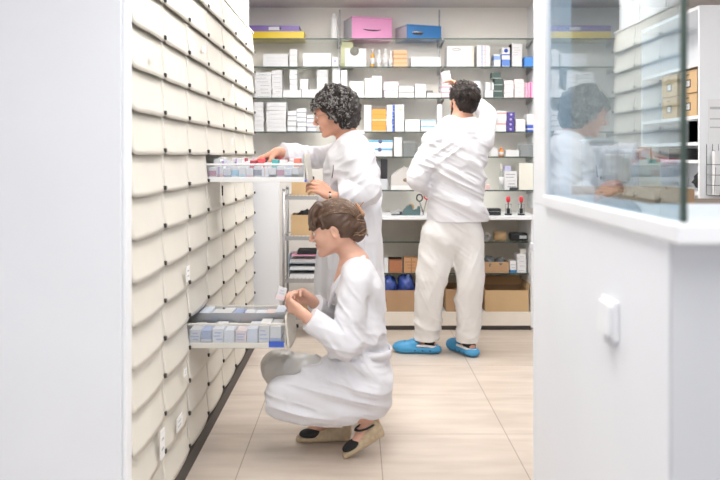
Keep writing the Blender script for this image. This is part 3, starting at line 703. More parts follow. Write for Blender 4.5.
o = MB().lathe([(.010, 0), (.010, .018), (.007, .024)], n=14).build('bottle_cap', M['blackp']); o.location = (zx(378.5, YW), YW, ZT); tag(o, 'tiny black cap on the worktop behind the standing woman', 'cap')

# ------------------------------------------------------------------ wire rack by the grey panel
rk = empty('wire_rack', (-.30, 5.75, 0), 'chrome wire rack between the end panel and the white cabinet', 'rack')
rx0, rx1, ry0, ry1 = -.525, -.05, 5.59, 5.90
for x in (rx0, rx1):
    for y in (ry0, ry1):
        MB().tube([(x + .30, y - 5.75, 0), (x + .30, y - 5.75, 1.07)], .009, 10).lathe([(.011, 0), (.011, .02)], c=(x + .30, y - 5.75, 1.065), n=10).build('post', M['steel'], rk)
rz_ = [1.03, .74, .435, .17]
for z in rz_:
    s = MB()
    for y in (ry0, ry1): s.tube([(rx0 + .3, y - 5.75, z - .006), (rx1 + .3, y - 5.75, z - .006)], .004, 6)
    for x in (rx0, rx1): s.tube([(x + .3, ry0 - 5.75, z - .006), (x + .3, ry1 - 5.75, z - .006)], .004, 6)
    for i in range(17):
        x = rx0 + .3 + (rx1 - rx0) * (i + .5) / 17; s.tube([(x, ry0 - 5.75, z - .003), (x, ry1 - 5.75, z - .003)], .0022, 5)
    s.box(rx0 + .3, rx1 + .3, ry0 - 5.755, ry0 - 5.748, z - .03, z - .004)
    s.build('wire_shelf', M['steel'], rk)
Yr = 5.62
open_carton(zx(291.5, Yr), zx(314, Yr), Yr, Yr + .2, 1.03, zz(182, Yr), 'tan carton on top of the wire rack under the open upper drawer', m=M['kraft2'], flaps=())
rumple('plastic_bag', zx(302, Yr), Yr + .1, 1.05, .055, .07, .055, mat('royal_blue_film', (.02, .05, .42), .35), 'royal blue bag in the tan carton on top of the rack', 'bag', 5)
open_carton(zx(291, Yr), zx(320, Yr), Yr, Yr + .22, .74, zz(215, Yr), 'tan carton on the second shelf of the wire rack', m=M['kraft2'], flaps=())
rumple('plastic_bag', zx(305, Yr), Yr + .1, .80, .07, .08, .06, M['black'], 'dark bag poking out of the tan carton on the rack', 'bag', 15)
def tray(x0, x1, z0, z1, m, label):
    o = empty('letter_tray', ((zx(x0, Yr) + zx(x1, Yr)) / 2, Yr, z0), label, 'letter tray', 'letter trays on the wire rack'); w_ = (zx(x1, Yr) - zx(x0, Yr)) / 2; h = z1 - z0
    MB().box(-w_, w_, 0, .24, 0, .003).box(-w_, -w_ + .003, 0, .24, .003, h).box(w_ - .003, w_, 0, .24, .003, h).box(-w_, w_, .237, .24, .003, h).build('tray_body', m, o)
    MB().box(-w_ + .01, w_ - .012, .01, .22, .004, h * .5).build('paper_stack', colm(W), o)
    return z1
z_ = .435
z1_ = tray(288.5, 322, z_, z_ + .055, M['whitep'], 'lowest letter tray on the wire rack')
z1_ = tray(288.5, 322, z1_, z1_ + .05, colm((.55, .62, .66)), 'middle letter tray on the wire rack, greyish')
z1_ = tray(288.5, 322, z1_, z1_ + .055, colm((.62, .74, .84)), 'topmost letter tray on the wire rack, pale blue')
tag(MB().box(-.105, .095, 0, .21, 0, .006).build('magazine', [colm((.75, .35, .5))]), 'pink magazine lying before the letter trays', 'magazine').location = (zx(306, Yr), Yr - .015, z1_)
tag(MB().box(-.08, .08, 0, .18, 0, .03, bev=.008).build('dark_pouch', M['black']), 'dark flat pouch on top of the letter trays', 'pouch').location = (zx(308, Yr), Yr, z1_ + .0065)
open_carton(zx(288.5, Yr), zx(320, Yr), Yr, Yr + .2, .17, .27, 'low carton on the bottom shelf of the wire rack', flaps=())
tag(MB().box(-.08, .06, 0, .12, 0, .06, bev=.01).build('yellow_pack', colm((.55, .42, .12))), 'ochre yellow pack in the low carton of the rack', 'pack').location = (zx(303, Yr), Yr + .03, .175)

# ------------------------------------------------------------------ cartons on top of the drawer run
YT0 = 4.18
zt = ZB + NR * RH + .012
for i, (a, b, hgt) in enumerate(((4.10, 4.52, .30), (4.54, 4.94, .33), (4.96, 5.34, .31))):
    o = empty('shipping_carton', (-.74, (a + b) / 2, zt), ['white carton with blue print on the drawer wall, nearest of three', 'middle white carton with blue print on top of the drawer wall', 'farthest white carton on top of the drawer wall'][i], 'carton', 'white cartons on top of the drawer wall')
    hw_ = (b - a) / 2
    MB().box(-.10, 0, -hw_, hw_, 0, hgt, bev=.003).build('box_body', colm(W), o)
    pr = MB(); r = random.Random(i)
    for q in range(6 if i < 2 else 2):
        yy = -hw_ * .6 + q * hw_ * .22; z0_ = hgt * r.uniform(.35, .6); pts = []
        for s in range(9): pts.append((.0015, yy + .018 * math.cos(s * 1.1 + q), z0_ + .03 * math.sin(s * .8 + q)))
        pr.tube(pts, .004, 5)
    pr.build('blue_print', colm((.22, .25, .55)), o)

# ------------------------------------------------------------------ contents of the open drawers
def drawer_base(ci, ri): return ZB + ri * RH + .018
zu = drawer_base(3, 8); yu = Y0D + 3 * CW
cl = [(W, []), ((.70, .72, .85), [('v', .2, .5, (.45, .35, .65))]), (W, [T(.3, 3, (.6, .65, .8))]), (W, [('v', 0, .2, (.55, .35, .75))]), ((.85, .82, .86), []), ((.45, .06, .10), []), ((.80, .12, .14), [('h', 0, .3, W)]), (W, [('v', .4, .5, (.80, .3, .2))]), ((.10, .45, .45), [('h', 0, .4, W)]), (W, []), (W, [T(.2, 3, (.5, .6, .8))]), ((.85, .25, .18), [('h', 0, .55, W)])]
adj = ['plain white', 'lilac', 'white with blue print', 'white with a purple edge', 'pale mauve', 'dark red', 'red topped', 'white with a red line', 'teal', 'tall plain white', 'white with small blue print', 'orange red']
x = XD + .012
for row, (dy, hs) in enumerate(((.026, .052), (.15, .085), (.27, .09))):
    x = XD + .014; n = 12
    for i in range(n):
        w_ = .0345
        b, bd = cl[(i * (1, 1, 5)[row] + (0, 0, 2)[row]) % 12]
        if row == 0: bd = bd + [('h', .1, .35, [(.5, .7, .85), (.85, .55, .6), (.4, .45, .6), (.8, .8, .85)][i % 4])] if i % 3 else [('h', .2, .7, [(.5, .2, .3), (.3, .6, .8), (.2, .22, .3)][i % 9 // 3])]
        hh = hs * (1 + .12 * math.sin(i * 2.3 + row))
        x1 = x + w_
        if abs(x1 - (XD + .472 * 1)) < .001: break
        medbox(x, x1 - .002, yu + dy, yu + dy + .085, zu + .001, zu + hh, W if row == 0 else b, bd,
               'box %s, %s row of the open upper drawer' % (['nearest the drawer wall', 'second from the drawer wall', 'third from the drawer wall', 'fourth from the drawer wall', 'fifth from the drawer wall', 'left of the centre', 'right of the centre', 'fifth from the drawer front', 'fourth from the drawer front', 'third from the drawer front', 'second from the drawer front', 'touching the drawer front'][i], ['near', 'middle', 'far'][row]), 'boxes in the upper drawer')
        x = x1 + (.003 if i in (2, 5, 8) else .001)
zl = drawer_base(2, 3); yl_ = Y0D + 2 * CW
r = random.Random(4); lowc = [W, (.72, .78, .88), (.80, .84, .90), (.35, .45, .70), W, (.85, .70, .68), (.78, .80, .84)]
pos = ['nearest the drawer wall', 'second from the drawer wall', 'third from the drawer wall', 'left of the centre', 'right of the centre', 'third from the front panel', 'second from the front panel', 'touching the front panel']
for row, dy in enumerate((.03, .225)):
    x = XD + .01
    for i in range(8):
        w_ = .0455; hh = r.uniform(.05, .075) + (.02 if row else 0)
        medbox(x, x + w_, yl_ + dy, yl_ + dy + .15, zl + .001, zl + hh, lowc[(i * 3 + row) % 7], [('h', .1, .3, lowc[(i + 3) % 7])] if i % 2 else [T(.2, 3, (.4, .5, .75))],
               'pack %s in the %s half of the open lower drawer' % (pos[i], ['near', 'far'][row]), 'packs in the lower drawer', name='medicine_pack', rz=0)
        x += w_ + .0035

# ------------------------------------------------------------------ light switch on the half wall
o = empty('light_switch', (XW, 1.605, .985), 'white rocker light switch on the half wall', 'light switch')
MB().box(-.010, 0, -.045, .045, -.040, .040, bev=.003).build('mounting_plate', M['lacquer'], o)
MB().box(-.020, -.009, -.036, .036, -.032, .032, bev=.003, mx=Matrix.Rotation(R(3), 4, 'Y')).build('rocker', M['lacquer'], o)
MB().box(-.008, 0, -.03, .03, -.056, -.041, bev=.002).build('shadow_strip', M['grey_and_shade'], o)  # grey strip modelled in place of the shadow below the plate

# ------------------------------------------------------------------ room behind the glass
su = empty('bookcase', (2.02, 4.6, 0), 'tall white open bookcase in the room behind the glass', 'bookcase')
h_ = zz(5, 4.6)
c = MB().box(0, .33, 0, .02, 0, h_).box(0, .33, .92, .94, 0, h_).box(.31, .33, .02, .92, 0, h_).box(0, .31, .02, .92, h_ - .02, h_).box(0, .31, .02, .92, 0, .05)
c.build('case', M['lacquer'], su)
shz = [zz(62, 4.6), zz(115, 4.6), zz(142, 4.6), zz(160, 4.6), zz(192, 4.6), .6]
for z in shz: MB().box(.0, .31, .02, .92, z - .02, z).build('shelf_board', M['lacquer'], su)
def catalogue(z0, y0, label):
    o = empty('card_drawer_box', (2.03, y0, z0), label, 'storage box', 'tan drawer boxes in the bookcase')
    h = zz(75, 4.6) - zz(95, 4.6); h = (shz[0] - .03 - shz[1]) / 2
    MB().box(0, .27, 0, .24, 0, h - .004, bev=.003).build('box_body', M['kraft2'], o)
    MB().box(-.002, .0, .085, .155, h * .25, h * .6).build('label_frame', M['dark'], o)
    MB().box(-.003, -.002, .095, .145, h * .3, h * .55).build('label_card', colm(W), o)
    MB().tube([(-.004, .10, h * .8), (-.014, .12, h * .78), (-.004, .14, h * .8)], .003, 6).build('handle', M['dark'], o)
    MB().box(-.001, 0, .004, .236, h - .012, h - .009).build('lid_seam', M['kraft_in'], o)
hh = (shz[0] - .03 - shz[1]) / 2
catalogue(shz[1], 4.66, 'lower tan drawer box in the near part of the bookcase'); catalogue(shz[1] + hh, 4.66, 'upper tan drawer box in the near part of the bookcase')
catalogue(shz[1], 4.95, 'lower tan drawer box in the far part of the bookcase'); catalogue(shz[1] + hh, 4.95, 'upper tan drawer box in the far part of the bookcase')
medbox(2.03, 2.25, 4.65, 4.78, shz[2], shz[2] + .13, W, [('v', 0, .1, (.2, .2, .2))], 'white file box in the bookcase under the tan drawer boxes', name='file_box', cat='box')
medbox(2.04, 2.28, 4.85, 5.1, shz[3], shz[3] + .07, (.03, .03, .03), [], 'flat black case in the bookcase under the file box', name='black_case', cat='case')
rumple('bag', 2.14, 4.74, shz[4], .09, .08, .07, M['black'], 'dark bag in the bookcase beside crumpled paper', 'bag', 51)
rumple('crumpled_paper', 2.05, 4.90, shz[4], .025, .04, .05, colm(W), 'crumpled white paper beside the dark bag', 'paper', 61)
wb = empty('wire_basket', (2.06, 4.6, zz(195, 4.6)), 'black wire basket hanging on the side of the bookcase', 'wire basket')
g = MB(); bh = .30
for i in range(8): g.tube([(i * .035, -.004, bh), (i * .035, -.004, 0), (i * .035, -.10, .0), (i * .035, -.12, bh * .55)], .0015, 5)
for z in (0, .06, .12, .18): g.tube([(0, -.004, z), (0, -.10 - z * .1, z), (.245, -.10 - z * .1, z), (.245, -.004, z)], .0018, 5)
g.build('wire_frame', M['blackp'], wb)
MB().box(.02, .2, -.07, -.03, .003, .26).build('papers', colm(W), wb)
tag(MB().box(0, .16, -.003, 0, 0, .30).box(.01, .14, -.0036, -.003, .24, .255, 1).box(.01, .12, -.0036, -.003, .18, .187, 1).box(.01, .13, -.0036, -.003, .13, .137, 1).build('notice_sheet', [colm(W), colm(GREY)]), 'white printed sheet taped to the side of the bookcase', 'notice').location = (2.07, 4.6, zz(150, 4.6))
# work bench behind the half wall with cartons and bins
wbn = empty('workbench', (1.15, 2.95, 0), 'grey workbench standing behind the half wall', 'workbench')
MB().box(-.42, .5, -.35, .35, .92, .95, bev=.003).build('bench_top', M['grey_and_shade'], wbn)
for sx in (-.39, .44):
    for sy in (-.32, .29): MB().box(sx, sx + .04, sy, sy + .04, 0, .92).build('leg', M['steel'], wbn)
for i, (a, b) in enumerate(((.76, .90), (.92, 1.05), (1.07, 1.19))):
    q = open_carton(a, b, 2.75, 3.0, .95, 1.20, ['left', 'middle', 'right'][i] + ' of the three brown cartons on the workbench behind the glass', group='cartons on the workbench', flaps=(), slot=True, m=M['kraft'])
for i, (a, b, zt_) in enumerate(((.92, 1.02, 1.37), (1.04, 1.10, 1.33))):
    o = empty('plastic_bin', ((a + b) / 2, 3.12, .95), ['large', 'small'][i] + ' translucent bin behind the cartons on the workbench', 'plastic bin')
    w_ = (b - a) / 2; h = zt_ - .95
    MB().box(-w_, w_, -.08, -.077, 0, h).box(-w_, w_, .077, .08, 0, h).box(-w_, -w_ + .003, -.077, .077, 0, h).box(w_ - .003, w_, -.077, .077, 0, h).box(-w_, w_, -.08, .08, 0, .003).build('bin_body', M['plastic'], o)
    MB().box(-w_ - .006, w_ + .006, -.086, .086, h, h + .012, bev=.003).build('rim', M['whitep'], o)
    MB().box(-w_ + .01, w_ - .01, -.07, .07, .004, h * .7).build('contents', colm((.60, .66, .72)), o)
o = empty('canvas_bag', (1.16, 3.2, .95), 'olive beige upright bag on the workbench behind the glass', 'bag')
MB().box(-.07, .07, -.05, .05, 0, .36, bev=.012).build('bag_body', colm((.50, .50, .38), .8), o)
MB().tube([(-.03, -.05, .34), (-.025, -.055, .40), (.025, -.055, .40), (.03, -.05, .34)], .005, 6).build('handle', colm((.40, .38, .28), .8), o)
# tall olive curtain panel and low dark sideboard beyond the glass
sb = empty('sideboard', (2.0, 3.75, 0), 'dark brown sideboard between the workbench and the bookcase', 'sideboard')
MB().box(-.45, .45, -.2, .2, .06, 1.10, bev=.004).build('body', mat('dark_walnut', (.12, .08, .055), .5, var=.2), sb)
for sx in (-.44, .003): MB().box(sx, sx + .435, -.212, -.2, .09, 1.08, bev=.002).build('door_panel', mat('walnut_door', (.11, .07, .045), .5, var=.2), sb)
for sx in (-.42, .38):
    for sy in (-.18, .14): MB().box(sx, sx + .04, sy, sy + .04, 0, .06).build('foot', M['blackp'], sb)

# ------------------------------------------------------------------ people: smooth distance fields turned into one surface each
def V3(*a): return np.array(a, dtype=np.float64)
def A(v): return np.array(tuple(v), dtype=np.float64)
class Field:
    def __init__(s, lo, hi, vox):
        s.lo = A(lo); s.vox = vox; s.n = np.ceil((A(hi) - s.lo) / vox).astype(int) + 1
        s.d = np.full(tuple(s.n), .08, np.float32)
    def sub(s, lo, hi):
        a = np.maximum(0, np.floor((A(lo) - s.lo) / s.vox).astype(int)); b = np.minimum(s.n, np.ceil((A(hi) - s.lo) / s.vox).astype(int) + 1)
        b = np.maximum(a, b); sl = tuple(slice(a[i], b[i]) for i in range(3))
        g = [s.lo[i] + s.vox * np.arange(a[i], b[i]) for i in range(3)]
        return sl, g
    def _mix(s, sl, d2, k):
        d1 = s.d[sl]; d2 = d2.astype(np.float32)
        if k <= 0: s.d[sl] = np.minimum(d1, d2); return
        h = np.clip(.5 + .5 * (d1 - d2) / k, 0, 1)
        s.d[sl] = d1 * (1 - h) + d2 * h - k * h * (1 - h)
    def cone_d(s, g, a, b, ra, rb, sq):
        X = (g[0][:, None, None] - a[0], g[1][None, :, None] - a[1], g[2][None, None, :] - a[2])
        ba = b - a; L2 = max(1e-9, float(ba @ ba))
        if sq is None:
            t = np.clip((X[0] * ba[0] + X[1] * ba[1] + X[2] * ba[2]) / L2, 0, 1)
            q = [X[i] - t * ba[i] for i in range(3)]
            return np.sqrt(q[0] ** 2 + q[1] ** 2 + q[2] ** 2) - (ra + (rb - ra) * t)
        ax, f = sq
        t = np.clip((X[0] * ba[0] + X[1] * ba[1] + X[2] * ba[2]) / L2, 0, 1)
        q = [X[i] - t * ba[i] for i in range(3)]
        c = q[0] * ax[0] + q[1] * ax[1] + q[2] * ax[2]
        q2 = [q[i] + (1 / f - 1) * c * ax[i] for i in range(3)]
        r = ra + (rb - ra) * t
        return (np.sqrt(q2[0] ** 2 + q2[1] ** 2 + q2[2] ** 2) - r) * (1 if f >= 1 else f)
    def cone(s, a, b, ra, rb, k=.02, sq=None):
        a, b = A(a), A(b); m = max(ra, rb) * (max(1, sq[1]) if sq else 1) + k + .03
        sl, g = s.sub(np.minimum(a, b) - m, np.maximum(a, b) + m)
        if 0 in s.d[sl].shape: return s
        s._mix(sl, s.cone_d(g, a, b, ra, rb, sq), k); return s
    def chain(s, pts, rs, k=.02, sq=None, sub=4):
        pts = [A(p) for p in pts]
        if isinstance(rs, (int, float)): rs = [rs] * len(pts)
        P, Q = [], []
        n = len(pts)
        for i in range(n - 1):
            p0, p1, p2, p3 = pts[max(i - 1, 0)], pts[i], pts[i + 1], pts[min(i + 2, n - 1)]
            for j in range(sub):
                t = j / sub
                P.append(.5 * ((2 * p1) + (p2 - p0) * t + (2 * p0 - 5 * p1 + 4 * p2 - p3) * t * t + (-p0 + 3 * p1 - 3 * p2 + p3) * t ** 3))
                Q.append(rs[i] + (rs[i + 1] - rs[i]) * t)
        P.append(pts[-1]); Q.append(rs[-1])
        m = max(Q) * (max(1, sq[1]) if sq else 1) + k + .03
        sl, g = s.sub(np.min(P, 0) - m, np.max(P, 0) + m)
        if 0 in s.d[sl].shape: return s
        d = None
        for i in range(len(P) - 1):
            e = s.cone_d(g, P[i], P[i + 1], Q[i], Q[i + 1], sq)
            d = e if d is None else np.minimum(d, e)
        s._mix(sl, d, k); return s
    def ell_d(s, g, c, r, axes):
        X = (g[0][:, None, None] - c[0], g[1][None, :, None] - c[1], g[2][None, None, :] - c[2])
        q = [X[0] * ax[0] + X[1] * ax[1] + X[2] * ax[2] for ax in axes]
        k0 = np.sqrt(sum((q[i] / r[i]) ** 2 for i in range(3))); k1 = np.sqrt(sum((q[i] / r[i] ** 2) ** 2 for i in range(3))) + 1e-9
        return k0 * (k0 - 1) / k1
    def ell(s, c, r, axes=((1, 0, 0), (0, 1, 0), (0, 0, 1)), k=.02, op='u'):
        c = A(c); axes = [A(a) for a in axes]; m = max(r) + k + .03
        sl, g = s.sub(c - m, c + m)
        if 0 in s.d[sl].shape: return s
        d = s.ell_d(g, c, r, axes)
        if op == 'u': s._mix(sl, d, k)
        else:
            d = d.astype(np.float32); d1 = s.d[sl]; kk = max(k, 1e-4)
            h = np.clip(.5 - .5 * (d1 + d) / kk, 0, 1)
            s.d[sl] = d1 * (1 - h) - d * h + kk * h * (1 - h)
        return s
    def grid(s): return (s.lo[0] + s.vox * np.arange(s.n[0]))[:, None, None], (s.lo[1] + s.vox * np.arange(s.n[1]))[None, :, None], (s.lo[2] + s.vox * np.arange(s.n[2]))[None, None, :]
    def cut(s, p, nrm):
        """remove the side the normal points to"""
        p, nrm = A(p), A(nrm) / np.linalg.norm(A(nrm)); X, Y, Z = s.grid()
        s.d = np.maximum(s.d, ((X - p[0]) * nrm[0] + (Y - p[1]) * nrm[1] + (Z - p[2]) * nrm[2]).astype(np.float32)); return s
    def cut_local(s, p, nrm, rad):
        p, nrm = A(p), A(nrm) / np.linalg.norm(A(nrm)); sl, g = s.sub(p - rad, p + rad)
        X, Y, Z = g[0][:, None, None] - p[0], g[1][None, :, None] - p[1], g[2][None, None, :] - p[2]
        pl = X * nrm[0] + Y * nrm[1] + Z * nrm[2]
        s.d[sl] = np.where(X ** 2 + Y ** 2 + Z ** 2 < rad ** 2, np.maximum(s.d[sl], pl), s.d[sl]).astype(np.float32); return s
    def carve(s, other_d, sl): s.d[sl] = np.maximum(s.d[sl], -other_d); return s
    def noise(s, amp, freq, dirs=None, seed=0, ridge=False, center=None, rad=None, band=.03):
        if ridge:
            s.noise1(amp * 1.25, freq, dirs, seed, True, center, rad, band)
            s.noise1(amp * .42, freq * 2.3, dirs, seed + 100, True, center, rad, band); return s
        return s.noise1(amp, freq, dirs, seed, False, center, rad, band)
    def noise1(s, amp, freq, dirs=None, seed=0, ridge=False, center=None, rad=None, band=.03):
        """displace near the surface; dirs = 3 rows mapping xyz to noise space (anisotropic folds)"""
        idx = np.nonzero(np.abs(s.d) < band)
        P = np.stack([s.lo[i] + s.vox * idx[i] for i in range(3)], 1)
        Q = P @ (np.array(dirs, float).T if dirs is not None else np.eye(3)) * freq
        v = vnoise(Q, seed)
        if ridge: v = 1 - 2 * np.abs(v) ** .8
        wgt = 1.0
        if center is not None:
            dd = np.linalg.norm(P - A(center), axis=1); wgt = np.clip(1.3 - dd / rad, 0, 1)
        s.d[idx] -= (amp * v * wgt).astype(np.float32); return s
    def build(s, name, mats, parent=None, base=(0, 0, 0), paint=None, smooth=1):
        g = vdb.FloatGrid(.08); g.copyFromArray(np.ascontiguousarray(s.d))
        p, t, q = g.convertToPolygons(0.0, 0.0)
        p = p * s.vox + s.lo - A(base)
        me = bpy.data.meshes.new(name); fs = [tuple(f) for f in t] + [tuple(f) for f in q]
        me.from_pydata(p.tolist(), [], fs)
        for m in (mats if isinstance(mats, (list, tuple)) else [mats]): me.materials.append(m)
        bm = bmesh.new(); bm.from_mesh(me)
        # drop specks
        seen = set(); keep = []
        bm.verts.ensure_lookup_table()
        for v in bm.verts:
            if v.index in seen: continue
            comp = []; st = [v]; seen.add(v.index)
            while st:
                a = st.pop(); comp.append(a)
                for e in a.link_edges:
                    b = e.other_vert(a)
                    if b.index not in seen: seen.add(b.index); st.append(b)
            keep.append(comp)
        big = max(len(c) for c in keep)
        dl = [v for c in keep if len(c) < big * .02 for v in c]
        if dl: bmesh.ops.delete(bm, geom=dl, context='VERTS')
        for _ in range(smooth): bmesh.ops.smooth_vert(bm, verts=bm.verts, factor=.5, use_axis_x=True, use_axis_y=True, use_axis_z=True)
        bmesh.ops.recalc_face_normals(bm, faces=bm.faces[:])
        for f in bm.faces: f.smooth = True
        if paint:
            bs = A(base)
            for f in bm.faces: f.material_index = paint(A(f.calc_center_median()) + bs)
        bm.to_mesh(me); bm.free(); me.update()
        o = bpy.data.objects.new(name, me); C.objects.link(o)
        if parent: o.parent = parent
        else: o.location = base
        return o
def vnoise(P, seed=0):
    i = np.floor(P).astype(np.int64); f = P - i; f = f * f * (3 - 2 * f)
    def h(a, b, c):
        n = (a * 374761393 + b * 668265263 + c * 2147483647 + seed * 1274126177) & 0x7fffffff
        n = ((n ^ (n >> 13)) * 1103515245) & 0x7fffffff
        n = ((n ^ (n >> 16)) * 69069 + 12345) & 0x7fffffff
        return ((n ^ (n >> 11)) & 0xffff) / 32767.5 - 1
    r = 0
    for dx in (0, 1):
        for dy in (0, 1):
            for dz in (0, 1):
                wv = (f[:, 0] if dx else 1 - f[:, 0]) * (f[:, 1] if dy else 1 - f[:, 1]) * (f[:, 2] if dz else 1 - f[:, 2])
                r = r + wv * h(i[:, 0] + dx, i[:, 1] + dy, i[:, 2] + dz)
    return r

def unit(v): v = A(v); return v / np.linalg.norm(v)
class Head:
    """local frame: f forward, l left, u up; c = head centre at eye height"""
    def __init__(s, c, f, up=(0, 0, 1), size=1.0):
        s.c = A(c); s.f = unit(f); s.l = unit(np.cross(A(up), s.f)); s.u = np.cross(s.f, s.l); s.k = size
        s.ax = (s.f, s.l, s.u)
    def p(s, f, l, u): return s.c + s.k * (f * s.f + l * s.l + u * s.u)
    def loc(s, P): d = (A(P) - s.c) / s.k; return d @ s.f, d @ s.l, d @ s.u
    def add(s, F, male=False):
        k = s.k; E = lambda c, r, kk=.02, op='u', ax=None: F.ell(s.p(*c), [x * k for x in r], ax or s.ax, kk, op)
        E((-.006, 0, .035), (.098, .073, .083), .01)
        E((-.030, 0, .010), (.070, .066, .070), .03)
        E((.036, 0, -.030), (.050, .056, .078), .03)
        j = .052 if male else .046
        for sd in (-1, 1):
            F.cone(s.p(-.008, sd * j, -.052), s.p(.056, sd * .018, -.092), .018 * k, .015 * k, .022)
            E((.062, sd * .036, -.030), (.020, .018, .022), .022)              # cheek
            E((-.006, sd * .074, -.008), (.018, .007, .031), .006)             # ear
            E((.000, sd * .079, -.012), (.009, .005, .016), .004, 's')
            F.cone(s.p(.088, sd * .014, .018), s.p(.078, sd * .044, .016), .008 * k, .007 * k, .014)   # brow
        E((.070, 0, -.098), (.018, .019, .015), .014)                          # chin
        for sd in (-1, 1): E((.097, sd * .031, -.003), (.019, .017, .012), .012, 's')   # eye socket
        F.cone(s.p(.086, 0, .008), s.p(.107, 0, -.030), .0065 * k, .0095 * k, .010)
        for sd in (-1, 1): E((.094, sd * .011, -.036), (.010, .007, .007), .006)
        E((.081, 0, -.058), (.011, .022, .008), .006); E((.079, 0, -.070), (.011, .020, .009), .006)
        E((.095, 0, -.0635), (.008, .020, .0022), .003, 's')
        for sd in (-1, 1): E((.078, sd * .031, -.003), (.012, .0125, .011), .002)   # eyeball and lids
    def eyes(s, parent, base):
        for sd in (-1, 1):
            c = s.p(.0815, sd * .031, -.004) - A(base)
            mb = MB(); mx = Matrix(((s.f[0], s.l[0], s.u[0], c[0]), (s.f[1], s.l[1], s.u[1], c[1]), (s.f[2], s.l[2], s.u[2], c[2]), (0, 0, 0, 1)))
            prof = [(.0001, -.0125)] + [(.011 * math.sin(t), -.0095 * math.cos(t)) for t in (.4, .8, 1.2, 1.57, 1.95, 2.35, 2.75)] + [(.0001, .0098)]
            mb.lathe([(r * s.k, z * s.k) for r, z in prof], n=14, mx=mx @ Matrix.Rotation(R(90), 4, 'Y') @ Matrix.Scale(.75, 4, (1, 0, 0)))
            mb.lathe([(.0045, .0088), (.0045, .0104), (.001, .0108)], n=12, mi=1, mx=mx @ Matrix.Rotation(R(90), 4, 'Y'))
            mb.build('eye', [M['eyew'], M['iris']], parent)
    def paint(s, P):
        f, l, u = s.loc(P)
        if f > .084 and abs(l) < .020 and -.074 < u < -.054: return 1
        if f > .078 and .012 < abs(l) < .046 and .014 + abs(abs(l) - .03) * -.15 < u < .022: return 2
        return 0

def hand(F, wpt, d, palm, side, size=1.0, curls=((.15, .2, .15),) * 4, spread=(.12, .03, -.05, -.15), thumb=None, wr=.024):
    """d wrist->knuckles, palm = palm normal, side=+1/-1 thumb side; curls = 3 joint bends per finger (index..little)"""
    w0 = A(wpt); d = unit(d); pn = unit(A(palm) - (A(palm) @ d) * d); sv = np.cross(d, pn) * side
    L = .088 * size; k = size
    kn = []
    for i, off in enumerate((.029, .010, -.010, -.028)):
        e = w0 + d * (L * (1.0, 1.03, .98, .90)[i]) + sv * off * k
        F.cone(w0 + d * .012 + sv * off * .55 * k, e, .0125 * k, .0105 * k, .012); kn.append(e)
    F.cone(w0 - d * .01, w0 + d * .03, wr * .85, .019 * k, .015, sq=(pn, .72))
    F.ell(w0 + d * .05 * k - sv * .018 * k + pn * .006, (.034 * k, .014 * k, .014 * k), (d, sv, pn), .01)
    tips = []
    for i in range(4):
        Ls = [(.042, .025, .020), (.046, .029, .021), (.042, .027, .020), (.032, .020, .018)][i]
        sp = spread[i]; dd = unit(d * math.cos(sp) + sv * math.sin(sp)); nn = pn; p = kn[i]; ang = 0
        rad = [.0092, .0082, .0075, .0066] if i < 3 else [.0082, .0073, .0066, .0058]
        for j in range(3):
            ang += curls[i][j]
            q = p + (dd * math.cos(ang) + nn * math.sin(ang)) * Ls[j] * k
            F.cone(p, q, rad[j] * k, rad[j + 1] * k, .005 if j else .007); p = q
        tips.append(p)
    th = thumb or ((.75, .65, .15), (.9, .35, .3), (.95, .1, .35))
    p = w0 + d * .022 * k + sv * .016 * k + pn * .004; rr = (.0165, .0125, .0098, .0082); LL = (.042, .032, .026)
    for j in range(3):
        v = unit(d * th[j][0] + sv * th[j][1] + pn * th[j][2]); q = p + v * LL[j] * k
        F.cone(p, q, rr[j] * k, rr[j + 1] * k, .009 if j == 0 else .005); p = q
    tips.append(p)
    return tips

def curlhair(h, parent, base, n, rad_fn, mats, wts, seed, cr=.009, tr=.0022, keep=None, turns=2.6):
    r = random.Random(seed); mb = MB(); bs = A(base)
    for i in range(n):
        while True:
            v = V3(r.gauss(0, 1), r.gauss(0, 1), r.gauss(0, 1)); v /= np.linalg.norm(v)
            if keep is None or keep(v): break
        R_ = rad_fn(v); c = h.p(*(v * R_ + V3(-.004, 0, .02)))
        nrm = unit(v[0] * h.f + v[1] * h.l + v[2] * h.u); dn = unit(-h.u * .9 + nrm * .4 + .5 * V3(r.gauss(0, 1), r.gauss(0, 1), r.gauss(0, 1)))
        a = unit(np.cross(dn, nrm)); b = np.cross(dn, a); ph = r.uniform(0, 6); L = r.uniform(.018, .034)
        cc = cr * r.uniform(.7, 1.3); pts = []
        m = 16
        for j in range(m):
            t = j / (m - 1); q = ph + t * turns * 6.283
            pts.append(c + dn * (t - .5) * L + (a * math.cos(q) + b * math.sin(q)) * cc * (1 - .3 * t) - bs)
        x = r.random(); mi = 0
        for j, wv in enumerate(wts):
            if x < wv: mi = j; break
        mb.tube([tuple(p) for p in pts], tr, 4, mi=mi, cap=False)
    return mb

def collar(parent, base, pts, rad, mname='collar', m=None, vox=.0035, sq=None, k=.004):
    P = np.array([A(p) for p in pts]); F = Field(P.min(0) - .06, P.max(0) + .06, vox)
    F.chain(pts, rad, k, sq=sq, sub=6)
    return F.build(mname, m or M['cloth'], parent, base)

PX = at
